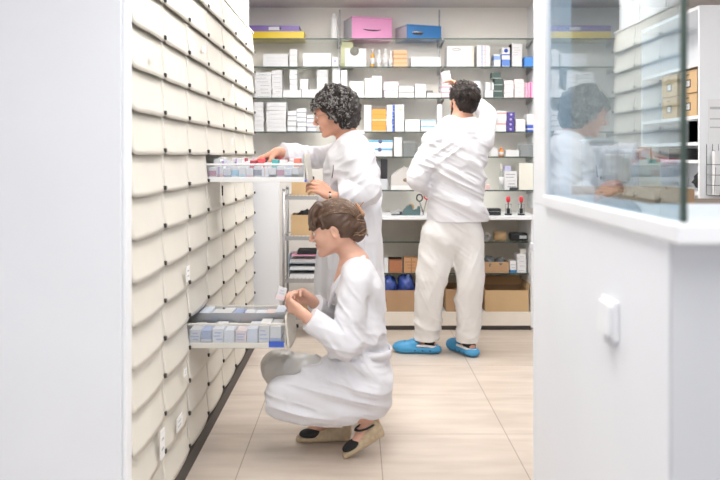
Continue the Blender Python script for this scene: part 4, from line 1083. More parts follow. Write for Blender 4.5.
# ================================================================== standing woman
def woman_standing():
    Yc = 4.02; base = V3(-.01, Yc, 0)
    e = empty('person', tuple(base), 'woman with curly grey and black hair in a white coat reaching into the open drawer', 'person')
    hd = Head(PX(333.5, 113, 4.0), (-math.cos(R(14)), -.02, -math.sin(R(14))), size=1.0)
    nb = A(PX(351, 141, 4.02)); shN = A(PX(356, 154, 3.86)); shF = A(PX(350, 151, 4.19))
    elN = A(PX(369, 192, 3.80)); wrN = A(PX(333, 197, 3.80)); elF = A(PX(311, 157, 4.19)); wrF = A(PX(277, 152, 3.97))
    hipc = A(PX(352, 240, 4.02))
    F = Field((-.66, 3.62, 0), (.22, 4.42, 1.74), .004)
    hd.add(F)
    F.cone(hd.p(-.022, 0, -.045), nb + V3(.0, 0, .0), .050, .056, .03)
    Yax = V3(0, 1, 0)
    F.chain([nb + V3(0, 0, -.05), A(PX(348, 165, Yc)), A(PX(350, 200, Yc)), hipc], [.085, .10, .09, .11], .04, sq=(Yax, 1.5))
    for a, b, c in ((shN, elN, wrN), (shF, elF, wrF)):
        F.chain([a, b, c], [.046, .036, .024], .02, sub=5)
    for sy in (-1, 1):
        hp = hipc + V3(0, sy * .09, -.02); kn = V3(-.03, Yc + sy * .10, .48); an = V3(.0, Yc + sy * .10, .10)
        F.chain([hp, kn, an], [.078, .052, .036], .03, sub=5)
        F.chain([an + V3(.02, 0, -.05), an + V3(-.06, 0, -.065), an + V3(-.15, 0, -.075)], [.034, .030, .022], .02)
    dF = unit(A(PX(248, 163, 3.93)) - wrF)
    hand(F, wrF, dF, (-.25, -.15, -1), 1, .98, curls=((.10, .15, .15), (.15, .2, .15), (.2, .25, .2), (.25, .25, .2)), spread=(.10, .02, -.06, -.16), thumb=((.6, .6, .45), (.75, .35, .6), (.8, .1, .6)))
    dN = unit(A(PX(318, 187, 3.79)) - wrN)
    hand(F, wrN, dN, (-.8, .5, -.1), -1, .95, curls=((.5, .8, .5),) * 4)
    F.noise(.0012, 60, seed=3)
    body = F.build('body', [M['skin'], M['lip'], M['hair_curl']], e, base, hd.paint)
    hd.eyes(e, base)
    # curly hair
    H = Field(hd.c - .22, hd.c + .22, .004)
    H.ell(hd.p(-.030, 0, .040), (.110, .098, .090), hd.ax, .02)
    H.ell(hd.p(-.058, 0, -.018), (.080, .098, .090), hd.ax, .04)
    H.noise(.006, 45, seed=11); H.noise(.006, 95, seed=12)
    # keep the face clear
    c = hd.p(.095, 0, -.045); H.ell(c, (.082, .085, .095), hd.ax, .01, 's')
    H.ell(hd.p(.035, 0, -.09), (.06, .075, .055), hd.ax, .01, 's')
    hair = H.build('hair', [M['hair_curl']], e, base)
    def keep(v): return not (v[0] > .25 and v[2] < .22) and not (v[0] > -.15 and v[2] < -.45) and not (v[2] < -.85)
    mb = curlhair(hd, e, base, 2300, lambda v: .108 + .017 * (v[0] < .1) - .004 * (v[2] > .6), None, (.42, .66, 1.01), 5, keep=keep, cr=.0065, tr=.0018)
    mb.build('hair_curls', [M['hair_curl'], M['hair_dark'], M['hair_grey']], hair)
    # glasses are faint: thin frame
    gb = MB()
    for sd in (-1, 1):
        cc = hd.p(.101, sd * .031, -.004) - base
        gb.tube([tuple(cc + hd.l * .022 * math.cos(t) + hd.u * .015 * math.sin(t)) for t in [i * math.pi / 8 for i in range(17)]], .0011, 5)
        gb.tube([tuple(hd.p(.100, sd * .052, .0) - base), tuple(hd.p(.04, sd * .072, .0) - base), tuple(hd.p(.0, sd * .078, .004) - base)], .0011, 5)
    gb.build('glasses', M['hair_grey'], e)
    # lab coat
    G = Field((-.52, 3.60, .46), (.26, 4.46, 1.48), .0048)
    G.chain([nb + V3(.005, 0, -.035), A(PX(350.5, 162, Yc)), A(PX(352, 185, Yc)), A(PX(351.5, 205, Yc)), A(PX(350.5, 240, Yc)), A(PX(350, 275, Yc)), A(PX(350, 312, Yc))],
            [.088, .128, .142, .146, .158, .168, .178], .02, sq=(Yax, 1.36))
    G.chain([shN + V3(0, .05, .015), shN, (shN + elN) / 2, elN, (elN + wrN) / 2, wrN + V3(.03, 0, 0)], [.075, .072, .066, .060, .052, .044], .035)
    G.chain([shF + V3(0, -.05, .01), shF, (shF + elF) / 2 + V3(0, 0, -.01), elF, (elF + wrF) / 2, wrF + (elF - wrF) * .12], [.075, .070, .062, .055, .050, .043], .03)
    # open hem flare at the front and placket edge
    G.cone(A(PX(322, 200, 3.93)), A(PX(321, 310, 3.95)), .022, .03, .03)
    D = lambda *v: [unit(x) * y for x, y in v]
    G.noise(.013, 1, D(((.6, .2, -.75), 14), ((0, 1, 0), 5), ((.75, 0, .6), 4)), 21, True, center=PX(362, 178, 3.85), rad=.30)
    G.noise(.010, 1, D(((.95, .1, .1), 16), ((0, 1, 0), 9), ((0, 0, 1), 2.2)), 22, True, center=PX(352, 270, 3.9), rad=.42)
    G.noise(.010, 1, D(((.9, 0, .45), 20), ((0, 1, 0), 8), ((.4, 0, -.9), 5)), 23, True, center=(elF + wrF) / 2, rad=.22)
    G.noise(.006, 12, seed=25)
    G.cut((0, 0, .52), (0, 0, -1))
    G.cut_local(wrF + (elF - wrF) * .14, wrF - elF, .09); G.cut_local(wrN + (elN - wrN) * .17, wrN - elN, .09)
    # neckline opening
    G.ell(nb + V3(-.055, 0, .03), (.085, .075, .095), k=.01, op='s')
    coat = G.build('lab_coat', M['cloth'], e, base)
    c1 = [nb + V3(.062, 0, .045), nb + V3(.045, -.055, .035), nb + V3(.0, -.085, .0), nb + V3(-.06, -.085, -.07), nb + V3(-.115, -.06, -.17), nb + V3(-.135, -.03, -.26)]
    c2 = [p * V3(1, -1, 1) + V3(0, 2 * nb[1], 0) for p in c1]
    for cc in (c1, c2): collar(coat, base, cc, [.012, .016, .018, .020, .018, .008], sq=(unit((.7, 0, .7)), .6))
    pk = A(PX(352, 168, 3.80)); 
    MB().tube([tuple(A(PX(333.5, 165, 3.815)) - base), tuple(A(PX(333, 172, 3.81)) - base), tuple(A(PX(332, 178, 3.81)) - base)], .0022, 6).build('pen', M['blackp'], coat)
    T_ = Field((-.2, 3.75, .03), (.2, 4.3, .9), .006)
    for sy in (-1, 1): T_.chain([V3(-.02, Yc + sy * .09, .8), V3(-.03, Yc + sy * .10, .48), V3(.0, Yc + sy * .10, .07)], [.10, .085, .075], .02)
    T_.noise(.006, 12, seed=31); T_.cut((0, 0, .055), (0, 0, -1)); T_.build('trousers', M['cloth2'], e, base)
    for sy in (-1, 1):
        S = Field((-.26, Yc + sy * .1 - .07, -.01), (.1, Yc + sy * .1 + .07, .14), .004)
        S.chain([V3(.04, Yc + sy * .1, .045), V3(-.07, Yc + sy * .1, .045), V3(-.17, Yc + sy * .1, .030)], [.044, .046, .036], .01, sq=(V3(0, 0, 1), .85)); S.cut((0, 0, .002), (0, 0, -1))
        S.build('shoe', M['whitep'], e, base)
    wm = MB(); ax = unit(wrN - elN); cb = wrN + ax * .012
    a_ = unit(np.cross(ax, V3(0, 0, 1))); b__ = np.cross(ax, a_)
    for i in range(12):
        q = i * math.pi / 6; p = cb + (a_ * math.cos(q) + b__ * math.sin(q)) * .028 - base
        wm.lathe([(.001, -.006), (.006, -.004), (.007, 0), (.006, .004), (.001, .006)], c=tuple(p), n=8, mi=i % 2)
    wm.build('bracelet', [M['black'], M['whitep']], e)
    return e

# ================================================================== crouching woman
def woman_crouching():
    base = V3(.0, 3.5, 0)
    e = empty('person', tuple(base), 'crouching woman with pinned up brown hair in a white coat holding a small box', 'person')
    p_ = R(11); hd = Head(PX(333.5, 228.5, 3.5), (-math.cos(p_), .0, -math.sin(p_)), size=1.03)
    nb = A(PX(355, 261, 3.52)); shN = A(PX(356, 283, 3.37)); shF = A(PX(350, 281, 3.66)); elN = A(PX(344, 342, 3.32)); wrN = A(PX(304, 315, 3.29))
    elF = A(PX(338, 322, 3.70)); wrF = A(PX(311, 300, 3.52))
    pel = A(PX(368, 376, 3.5)); hN = A(PX(368, 388, 3.41)); hF = A(PX(366, 382, 3.6))
    kN = A(PX(280, 396, 3.38)); kF = A(PX(279, 367, 3.66)); aN = A(PX(369, 416, 3.42)); aF = V3(-.085, 3.62, .145)
    F = Field((-.50, 3.20, -.01), (.22, 3.84, 1.18), .0038)
    hd.add(F)
    F.cone(hd.p(-.022, 0, -.045), nb, .046, .050, .03)
    F.cone(nb, A(PX(345, 283, 3.51)), .05, .05, .04)
    Ya = V3(0, 1, 0)
    F.chain([nb + V3(0, 0, -.05), A(PX(358, 300, 3.51)), A(PX(363, 340, 3.51)), pel], [.07, .088, .078, .095], .04, sq=(Ya, 1.5))
    for a, b, c in ((shN, elN, wrN), (shF, elF, wrF)): F.chain([a, b, c], [.042, .034, .0235], .02, sub=5)
    F.cone(hN, kN, .07, .05, .03); F.cone(hF, kF, .07, .05, .03)
    F.chain([kN, (kN + aN) / 2 + V3(0, 0, -.008), aN], [.048, .046, .034], .02)
    F.chain([kF, (kF + aF) / 2 + V3(.01, 0, -.01), aF], [.048, .046, .034], .02)
    # feet: near foot on its toes, far foot in the wedge
    tN = A(PX(353, 447, 3.41)); F.chain([aN + V3(.018, 0, -.03), (aN + tN) / 2 + V3(.012, 0, .0), tN + V3(.015, 0, .012)], [.030, .030, .026], .015)
    F.chain([aF + V3(.03, 0, -.05), aF + V3(-.05, 0, -.065), aF + V3(-.125, 0, -.10)], [.030, .028, .022], .015)
    bx = A(PX(278.5, 291, 3.42))
    dN = unit(A(PX(282, 300, 3.36)) - wrN); dF = unit(A(PX(291, 289, 3.45)) - wrF)
    hand(F, wrN, dN, (.15, .75, .45), 1, .95, curls=((.45, .75, .4), (.5, .8, .45), (.55, .85, .45), (.6, .9, .5)), thumb=((.8, .5, .35), (.9, .1, .45), (.8, -.1, .6)), wr=.0235)
    hand(F, wrF, dF, (-.1, -.75, -.35), -1, .95, curls=((.3, .5, .3), (.4, .6, .35), (.5, .7, .4), (.55, .75, .4)), thumb=((.85, .45, .3), (.95, .1, .3), (.95, 0, .35)), wr=.0235)
    F.noise(.001, 60, seed=5)
    F.build('body', [M['skin2'], M['lip'], M['hair_brown']], e, base, hd.paint)
    hd.eyes(e, base)
    # hair: cap + bun + strands
    H = Field(hd.c - .21, hd.c + .21, .0038); k = hd.k
    H.ell(hd.p(-.012, 0, .044), (.104 * k, .083 * k, .086 * k), hd.ax, .015)
    H.ell(hd.p(-.050, 0, .004), (.066 * k, .078 * k, .066 * k), hd.ax, .03)
    H.ell(hd.p(-.102, 0, -.010), (.040, .048, .055), hd.ax, .02)
    H.cone(hd.p(-.112, .0, .048), hd.p(-.095, .0, -.052), .022, .024, .02)
    H.ell(hd.p(.100, 0, -.052), (.074, .085, .090), hd.ax, .008, 's')       # face
    H.ell(hd.p(.02, 0, -.085), (.062, .09, .060), hd.ax, .01, 's')          # jaw
    for sd in (-1, 1): H.ell(hd.p(-.002, sd * .085, -.012), (.020, .022, .034), hd.ax, .006, 's')
    # fringe
    for l_ in np.linspace(-.062, .062, 13): H.chain([hd.p(.045, l_ * .8, .112), hd.p(.086 - abs(l_) * .2, l_, .078), hd.p(.101 - abs(l_) * .45, l_ * 1.05, .018)], [.014, .012, .005], .010)
    for sd in (-1, 1): H.chain([hd.p(.045, sd * .066, .06), hd.p(.040, sd * .073, .01)], [.008, .003], .008)
    ax = np.array(hd.ax)
    H.noise(.0045, 1, np.array([hd.f * 14, hd.l * 60, (hd.u * .8 + hd.f * .5) * 75]), 7); H.noise(.002, 1, np.array([hd.f * 30, hd.l * 140, (hd.u * .8 + hd.f * .5) * 160]), 8)
    hair = H.build('hair', M['hair_brown'], e, base, smooth=0)
    r = random.Random(3); mb = MB()
    for i in range(650):
        sd = r.choice((-1, 1)); a = r.uniform(.05, 1.45)       # around from crown to ear
        pts = []; t0 = r.uniform(-.05, .3); t1 = r.uniform(.75, 1.0); n = 9
        for j in range(n):
            t = t0 + (t1 - t0) * j / (n - 1)
            th = R(62) + t * R(128)                         # forehead -> nape direction
            lat = math.sin(a) * math.sin(min(1, 1.25 - t) * 1.4)
            v = V3(math.cos(th) * (1 - .15 * a), sd * lat, max(.0, math.sin(th) * math.cos(a * .82)) - .30 * t * (t > .5) * (t - .5) - .12 * t)
            v = v / np.linalg.norm(v)
            q = V3(-.014, 0, .040) + v * V3(.112, .088, .091) * (1.0 + r.uniform(-.004, .006))
            pts.append(tuple(hd.p(*q) - base))
        mb.tube(pts, [.0004] + [.0011] * (n - 2) + [.0004], 4, mi=r.choices((0, 1, 2), (.46, .38, .16))[0], cap=False)
    for i in range(60):                                        # bun twists
        ph = r.uniform(0, 6.28); c0 = r.uniform(-.055, .05); pts = []
        for j in range(8):
            q = ph + j * .22; pts.append(tuple(hd.p(-.100 + .042 * math.cos(q), .048 * math.sin(q), c0 + .012 * math.sin(q * 1.3 + i)) - base))
        mb.tube(pts, .0016, 4, mi=r.choices((0, 1, 2), (.5, .3, .2))[0], cap=False)
    mb.build('hair_strands', [M['hair_brown'], M['hair_mid'], M['hair_blond']], hair)
    cl = Field(hd.c - .2, hd.c + .2, .004)
    cl.cone(hd.p(-.118, -.015, .085), hd.p(-.138, -.005, .035), .006, .010, .004, sq=(hd.l, 2.2)); cl.cone(hd.p(-.130, -.01, .07), hd.p(-.150, 0, .088), .004, .003, .004)
    cl.build('hair_clip', mat('tortoise_clip', (.42, .20, .10), .3), e, base)
    MB().lathe([(.0005, -.0035), (.0035, 0), (.0005, .0035)], c=tuple(hd.p(.004, -.082, -.044) - base), n=10).build('earring', M['whitep'], e)
    # coat
    G = Field((-.50, 3.18, .08), (.24, 3.86, .93), .0045)
    G.chain([nb + V3(.004, 0, -.03), A(PX(359, 290, 3.51)), A(PX(361, 318, 3.51)), A(PX(366, 345, 3.51)), A(PX(366, 360, 3.51)), pel], [.066, .106, .102, .090, .104, .110], .03, sq=(Ya, 1.5))
    G.cone(A(PX(352, 366, 3.42)), A(PX(290, 389, 3.40)), .070, .050, .04)
    G.chain([shN + V3(0, .05, .015), shN, (shN + elN) / 2, elN, (elN + wrN) / 2, wrN + (elN - wrN) * .1], [.062, .064, .062, .056, .048, .040], .03)
    G.chain([shF + V3(0, -.05, .01), shF, (shF + elF) / 2, elF, (elF + wrF) / 2, wrF + (elF - wrF) * .1], [.062, .062, .058, .050, .045, .039], .03)
    G.cone(hN + V3(0, 0, .0), kN + V3(.01, 0, .008), .098, .070, .04)
    G.cone(hF + V3(0, 0, .01), hF + (kF - hF) * .70 + V3(0, 0, .0), .085, .066, .04)
    G.chain([kN + V3(.02, 0, -.045), A(PX(305, 407, 3.37)), A(PX(345, 412, 3.38))], [.046, .058, .062], .05)
    G.ell(A(PX(372, 396, 3.5)), (.085, .165, .095), k=.04)
    hem = [A(PX(268, 407, 3.345)), A(PX(300, 415, 3.325)), A(PX(333, 419, 3.33))]
    G.chain(hem, [.010, .014, .012], .02, sq=(V3(0, 0, 1), 2.2))
    G.noise(.014, 1, D2(((.75, 0, .65), 17), ((0, 1, 0), 7), ((-.65, 0, .75), 4)), 41, True, center=A(PX(350, 330, 3.35)), rad=.24)
    G.noise(.012, 1, D2(((.25, 0, .97), 17), ((0, 1, 0), 7), ((.97, 0, -.25), 3)), 42, True, center=A(PX(325, 385, 3.36)), rad=.32)
    G.noise(.005, 13, seed=44)
    G.cut_local(wrF + (elF - wrF) * .13, wrF - elF, .08); G.cut_local(wrN + (elN - wrN) * .13, wrN - elN, .08)
    G.ell(nb + V3(-.06, 0, .02), (.078, .055, .10), k=.008, op='s')
    G.cone_cut(nb + V3(-.07, 0, -.01), nb + V3(-.115, 0, -.14), .034, .006)
    G.cut_local(A(PX(345, 433, 3.40)), (.25, 0, -1), .16)
    G.cut_local(A(PX(363, 419, 3.40)), (.15, 0, -1), .098)
    coat = G.build('lab_coat', M['cloth'], e, base)
    c1 = [nb + V3(.046, 0, .030), nb + V3(.034, -.042, .020), nb + V3(.0, -.064, -.005), nb + V3(-.045, -.062, -.055), nb + V3(-.092, -.05, -.12), nb + V3(-.118, -.03, -.20)]
    c2 = [p * V3(1, -1, 1) + V3(0, 2 * nb[1], 0) for p in c1]
    for cc in (c1, c2): collar(coat, base, cc, [.010, .014, .017, .019, .017, .007], sq=(unit((.7, 0, .7)), .55))
    # belt
    wc = A(PX(366.5, 347, 3.51)); bt = MB(); n = 40; prof = []
    vs = []; rx, ry = .108, .160
    for i in range(n):
        q = 2 * math.pi * i / n
        for (dr, dz) in ((0, -.018), (.005, -.018), (.005, .018), (0, .018)):
            vs.append(tuple(wc + V3((rx + dr) * math.cos(q), (ry + dr) * math.sin(q), dz + .018 * math.cos(q) * -1) - base))
    fs = [(i * 4 + k_, i * 4 + (k_ + 1) % 4, ((i + 1) % n) * 4 + (k_ + 1) % 4, ((i + 1) % n) * 4 + k_) for i in range(n) for k_ in range(4)]
    bt.add(vs, fs, 0, True).build('belt', M['cloth'], coat)
    # grey satin skirt over the far knee
    S = Field((-.50, 3.46, .12), (.10, 3.80, .46), .0045)
    S.cone(kF + V3(-.004, 0, .0), hF + (kF - hF) * .35, .078, .082, .02)
    S.cone(kF + V3(.01, 0, -.02), (kF + aF) / 2 + V3(-.01, 0, .035), .066, .05, .03)
    S.noise(.006, 1, D2(((.8, 0, -.5), 18), ((0, 1, 0), 9), ((0, 0, 1), 5)), 51, True)
    S.build('skirt', M['satin'], e, base)
    # espadrilles
    def wedge(toe, heel, ank, yc, ax2=None):
        d = unit(V3(heel[0] - toe[0], 0, heel[2] - toe[2])); u = V3(-d[2], 0, d[0]); u = u if u[2] > 0 else -u
        W_ = Field((min(toe[0], heel[0]) - .08, yc - .08, -.01), (max(toe[0], heel[0]) + .10, yc + .08, max(toe[2], heel[2]) + .13), .0035)
        L = np.linalg.norm(heel - toe)
        for i in range(14):
            t = i / 13; c = toe + d * L * t; top = .022 + .074 * max(0, (t - .25) / .75) ** 1.1
            wd = .036 - .010 * t + .006 * math.sin(t * 3.1)
            q = c + u * top * .5
            W_.ell(q, (L / 11, wd, top * .55 + .004), (d, V3(0, 1, 0), u), .006)
        # flat underside along the sole line
        W_.cut(toe + u * .001, -u)
        ob = W_.build('shoe', M['jute'], e, base)
        U = Field((min(toe[0], heel[0]) - .06, yc - .08, -.01), (max(toe[0], heel[0]) + .10, yc + .08, max(toe[2], heel[2]) + .13), .0035)
        U.ell(toe + d * .045 + u * .032, (.050, .037, .022), (d, V3(0, 1, 0), u), .005)
        U.cut(toe + u * .022, -u)
        U.build('toe_cap', M['black'], ob, base)
        st = MB(); a2 = unit(ank - (heel + u * .07)); n_ = 20; rr = .042
        z1 = unit(np.cross(V3(0, 1, 0), a2)) if ax2 is None else unit(ax2)
        st.tube([tuple(ank + V3(0, 1, 0) * rr * math.sin(q) + z1 * rr * 1.05 * math.cos(q) - base) for q in [i * 2 * math.pi / n_ for i in range(n_ + 1)]], .0075, 6, flat=.5)
        st.build('ankle_strap', M['black'], ob)
    wedge(V3(-.262, 3.60, .002), V3(-.045, 3.60, .002), aF + V3(.008, .0, -.03), 3.60)
    wedge(A(PX(347, 456, 3.41)) * V3(1, 1, 0) + V3(0, 0, .003), A(PX(383, 436, 3.41)), A(PX(365, 426, 3.41)), 3.41, (.95, 0, .32))
    # small box in her hands
    t = medbox(-.019, .019, -.012, .012, 0, .056, W, [('h', .1, .3, (.85, .7, .75)), T(.5, 2, (.6, .6, .7))], 'small white medicine box held in the crouching woman\'s hands')
    t.location = tuple(bx + V3(.002, 0, -.038)); t.rotation_euler = (0, R(18), R(12))
    return e
def D2(*a): return [unit(x) * y for x, y in a]
def _cone_cut(s, a, b, ra, rb, k=.008):
    a, b = A(a), A(b); m = max(ra, rb) + .03; sl, g = s.sub(np.minimum(a, b) - m, np.maximum(a, b) + m)
    d = s.cone_d(g, a, b, ra, rb, None).astype(np.float32); d1 = s.d[sl]; h = np.clip(.5 - .5 * (d1 + d) / k, 0, 1)
    s.d[sl] = d1 * (1 - h) - d * h + k * h * (1 - h); return s
Field.cone_cut = _cone_cut

# ================================================================== man
def man():
    Y0 = 5.18; base = V3(.66, Y0, 0)
    e = empty('person', tuple(base), 'dark haired man in white tunic and trousers seen from behind at the shelves', 'person')
    hd = Head(PX(463, 102, 5.20), (-.42, .90, .02), size=1.03)
    nb = A(PX(461, 122, 5.18)); shL = A(PX(434, 143, 5.18)); shR = A(PX(482, 140, 5.20)); elL = A(PX(417, 180, 5.12)); wrL = A(PX(433, 193, 5.36))
    elR = A(PX(487.5, 115, 5.36)); wrR = A(PX(463, 90, 5.50)); pel = A(PX(454, 226, 5.18))
    Xa = V3(1, 0, 0)
    F = Field((.20, 4.98, -.01), (1.02, 5.80, 1.88), .0042)
    hd.add(F, True)
    F.cone(hd.p(-.020, 0, -.045), nb, .060, .062, .03)
    F.chain([nb + V3(0, 0, -.04), A(PX(459, 150, Y0)), A(PX(457, 190, Y0)), pel], [.085, .105, .095, .10], .04, sq=(Xa, 1.5))
    for a, b, c in ((shL, elL, wrL), (shR, elR, wrR)): F.chain([a, b, c], [.052, .042, .028], .02, sub=5)
    legs = ((A(PX(439, 236, Y0)), A(PX(431, 285, 5.16)), V3(zx(426, Y0), 5.20, .10)), (A(PX(468, 236, Y0)), A(PX(470, 286, 5.14)), V3(zx(467, Y0), 5.16, .10)))
    for h_, k_, a_ in legs: F.chain([h_, k_, a_], [.088, .060, .042], .03, sub=5)
    hand(F, wrR, unit(A(PX(450, 78, 5.62)) - wrR), (-.6, .1, -.5), -1, 1.05, curls=((.15, .35, .3), (.2, .4, .3), (.25, .45, .3), (.3, .5, .35)), wr=.028)
    hand(F, wrL, unit(V3(.5, .8, -.1)), (0, .2, -1), 1, 1.05, curls=((.4, .6, .4),) * 4, wr=.028)
    fl, fr = V3(-1, .12, 0), unit(V3(-.45, .9, 0))
    for (h_, k_, a_), f_ in zip(legs, (unit(fl), fr)):
        F.chain([a_ - f_ * .035 + V3(0, 0, -.045), a_ + f_ * .06 + V3(0, 0, -.05), a_ + f_ * .16 + V3(0, 0, -.062)], [.034, .034, .026], .02)
    F.build('body', [M['skin'], M['lip'], M['hair_dark']], e, base, hd.paint)
    hd.eyes(e, base)
    H = Field(hd.c - .2, hd.c + .2, .0038); k = hd.k
    H.ell(hd.p(-.012, 0, .046), (.109 * k, .084 * k, .090 * k), hd.ax, .015)
    H.ell(hd.p(-.052, 0, .000), (.066 * k, .073 * k, .082 * k), hd.ax, .03)
    H.ell(hd.p(.100, 0, -.045), (.072, .090, .098), hd.ax, .008, 's'); H.ell(hd.p(.015, 0, -.10), (.055, .10, .060), hd.ax, .012, 's')
    for sd in (-1, 1): H.ell(hd.p(.002, sd * .092, -.010), (.020, .022, .030), hd.ax, .006, 's')
    H.noise(.008, 40, seed=61); H.noise(.004, 110, seed=62)
    hair = H.build('hair', M['hair_dark'], e, base, smooth=0)
    r = random.Random(8); mb = MB()
    for i in range(900):
        v = V3(r.gauss(0, 1), r.gauss(0, 1), abs(r.gauss(0, 1)) - .5); v /= np.linalg.norm(v)
        if v[0] > .35 and v[2] < .45: continue
        if v[2] < -.55 or (v[0] > -.1 and v[2] < -.1): continue
        q = V3(-.016, 0, .036) + v * V3(.106, .082, .088) * 1.0; sw = V3(-.3, r.uniform(-.6, .6), -.5 + .4 * v[2])
        dn = unit(sw - (sw @ v) * v + .35 * v); L = r.uniform(.018, .032)
        pts = [tuple(hd.p(*(q + dn * L * t + v * (.006 * math.sin(3 * t)))) - base) for t in (0, .35, .7, 1)]
        mb.tube(pts, [.0022, .0022, .0016, .0005], 4, mi=i % 7 == 0 and 1 or 0, cap=False)
    mb.build('hair_tufts', [M['hair_dark'], M['hair_brown']], hair)
    Bd = Field(hd.c - .15, hd.c + .15, .0038)
    for sd in (-1, 1): Bd.chain([hd.p(.012, sd * .071, .0), hd.p(.010, sd * .064, -.045), hd.p(.050, sd * .042, -.090), hd.p(.078, 0, -.104)], [.007, .014, .016, .016], .012)
    Bd.noise(.004, 90, seed=63); Bd.build('beard', M['hair_dark'], e, base, smooth=0)
    # tunic
    G = Field((.18, 4.94, .80), (1.06, 5.72, 1.92), .0048)
    G.chain([nb + V3(0, 0, -.03), A(PX(458.5, 146, Y0)), A(PX(457.5, 165, Y0)), A(PX(456.5, 190, Y0)), A(PX(457, 212, Y0)), A(PX(457, 228, Y0))], [.088, .122, .120, .120, .130, .134], .02, sq=(Xa, 1.52))
    G.chain([nb + V3(-.04, 0, -.02), (nb + shL) / 2 + V3(0, 0, .012), shL], [.05, .062, .07], .03); G.chain([nb + V3(.04, 0, -.02), (nb + shR) / 2 + V3(0, 0, .012), shR], [.05, .062, .07], .03)
    G.chain([shL, (shL + elL) / 2, elL, (elL + wrL) / 2, wrL + (elL - wrL) * .1], [.078, .074, .066, .056, .046], .035)
    G.chain([shR, (shR + elR) / 2, elR, (elR + wrR) / 2, wrR], [.078, .070, .064, .054, .044], .035)
    G.noise(.015, 1, D2(((.45, 0, .9), 15), ((0, 1, 0), 5), ((.9, 0, -.45), 3.2)), 71, True, center=A(PX(470, 185, 5.05)), rad=.30)
    G.noise(.007, 1, D2(((-.55, 0, .83), 15), ((0, 1, 0), 5), ((.83, 0, .55), 3.5)), 72, True, center=A(PX(440, 150, 5.05)), rad=.24)
    G.noise(.010, 1, D2(((.35, 0, .93), 20), ((0, 1, 0), 6), ((.93, 0, -.35), 5)), 73, True, center=(elL + shL) / 2, rad=.2)
    G.noise(.006, 12, seed=74)
    G.cut((0, 0, HC - (221 - 155) / 150.), (0, 0, -1))
    G.cut_local(wrR + (elR - wrR) * .04, wrR - elR, .10); G.cut_local(wrL + (elL - wrL) * .13, wrL - elL, .09)
    G.ell(nb + V3(-.01, .02, .075), (.072, .072, .065), k=.008, op='s')
    tun = G.build('tunic', M['cloth'], e, base)
    cpts = [nb + V3(.078 * math.sin(q), -.072 * math.cos(q) + .01, .012 - .02 * (1 - math.cos(q)) * .5) for q in [R(-150), R(-110), R(-70), R(-30), R(0), R(30), R(70), R(110), R(150)]]
    collar(tun, base, cpts, .011, sq=(V3(0, 0, 1), 1.6))
    T_ = Field((.26, 4.96, .04), (1.0, 5.44, 1.04), .0048)
    T_.chain([A(PX(455, 212, Y0)), A(PX(453, 236, Y0))], [.118, .118], .02, sq=(Xa, 1.5))
    for (h_, k_, a_), rr in zip(legs, ((.122, .096, .079), (.108, .088, .073))): T_.chain([h_, (h_ + k_) / 2, k_, (k_ + a_) / 2, a_ + V3(0, 0, -.02)], [rr[0], (rr[0] + rr[1]) / 2, rr[1], (rr[1] + rr[2]) / 2 , rr[2]], .02)
    for (h_, k_, a_), sg in zip(legs, (1, -1)):
        T_.noise(.012, 1, D2(((.3 * sg, 0, .95), 17), ((0, 1, 0), 6), ((.95, 0, -.3 * sg), 4)), 81 + sg, True, center=a_ + V3(0, 0, .04), rad=.16)
        T_.noise(.009, 1, D2(((.8, 0, .35 * sg), 13), ((0, 1, 0), 6), ((0, 0, 1), 2)), 85 + sg, True, center=k_, rad=.3)
    T_.noise(.011, 1, D2(((.6, 0, .8), 14), ((0, 1, 0), 5), ((.8, 0, -.6), 3)), 88, True, center=A(PX(452, 245, 5.1)), rad=.2)
    T_.noise(.004, 14, seed=89)
    T_.cut((0, 0, .088), (0, 0, -1)); T_.build('trousers', M['cloth2'], e, base)
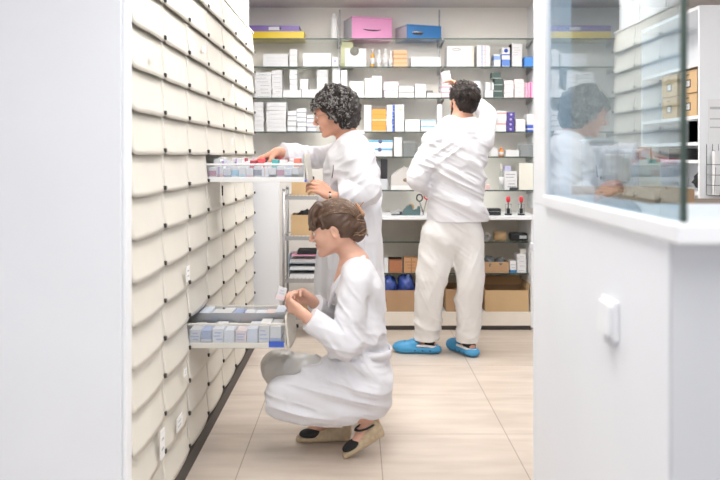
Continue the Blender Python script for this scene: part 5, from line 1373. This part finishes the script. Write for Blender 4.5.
    # clogs
    for (h_, k_, a_), f_, i in zip(legs, (unit(fl), fr), (0, 1)):
        g0 = V3(a_[0], a_[1], 0); sd = np.cross(V3(0, 0, 1), f_)
        S = Field(g0 - .28, g0 + V3(.28, .28, .16), .004); Z = V3(0, 0, 1)
        S.chain([g0 - f_ * .055 + Z * .03, g0 + f_ * .05 + Z * .03, g0 + f_ * .155 + Z * .03], [.050, .050, .052], .01, sq=(Z, .62))
        S.ell(g0 + f_ * .135 + Z * .040, (.085, .053, .040), (f_, sd, Z), .02); S.ell(g0 + f_ * .07 + Z * .065, (.05, .045, .03), (f_, sd, Z), .02)
        S.ell(g0 - f_ * .005 + Z * .085, (.070, .036, .060), (f_, sd, Z), .006, 's')
        S.cut((0, 0, .002), (0, 0, -1))
        sh = S.build('clog', M['bluerub'], e, base)
        mb = MB()
        for q in (-.9, -.45, 0, .45, .9):
            for dd in (.10, .14):
                c_ = g0 + f_ * dd + sd * .046 * math.sin(q) + Z * (.040 + .038 * math.cos(q)) - base
                mb.lathe([(.001, -.004), (.006, -.003), (.006, .003), (.001, .004)], c=tuple(c_), n=8)
        for t_ in (-.03, .02, .07, .12):
            for s_ in (-1, 1): mb.box(-.006, .006, -.002, .002, -.005, .005, mx=Matrix.Translation(tuple(g0 + f_ * t_ + sd * s_ * .0500 + Z * .026 - base)) @ Matrix.Rotation(math.atan2(f_[1], f_[0]), 4, 'Z'))
        mb.build('vent_holes', M['bluedark'], sh)
        st = [g0 + f_ * .055 + sd * .048 + Z * .058, g0 + f_ * .0 + sd * .047 + Z * .058, g0 - f_ * .055 + sd * .034 + Z * .05, g0 - f_ * .088 + Z * .046, g0 - f_ * .055 - sd * .034 + Z * .05, g0 + f_ * .0 - sd * .047 + Z * .058, g0 + f_ * .055 - sd * .048 + Z * .058]
        cf = Field(g0 - .16, g0 + V3(.16, .16, .14), .0035); cf.chain(st, .0055, .003, sq=(Z, 1.6)); cf.build('strap', M['whitep'], sh, base)
        so = Field(g0 - .12, g0 + V3(.12, .12, .16), .004); so.chain([g0 - f_ * .03 + Z * .045, g0 + V3(0, 0, .11)], [.040, .044], .01); so.build('sock', M['black'], e, base)
    t = medbox(-.03, .03, -.02, .02, 0, .085, (.88, .74, .78), [('h', .05, .12, (.55, .2, .3)), ('v', .2, .27, (.6, .25, .3)), ('v', .75, .8, (.6, .25, .3))], 'pink and white box in the man\'s raised hand')
    c_ = PX(447.5, 83, 5.66); t.location = (c_.x, c_.y, c_.z); t.rotation_euler = (0, R(-14), R(10))
    return e
man(); woman_standing(); woman_crouching()
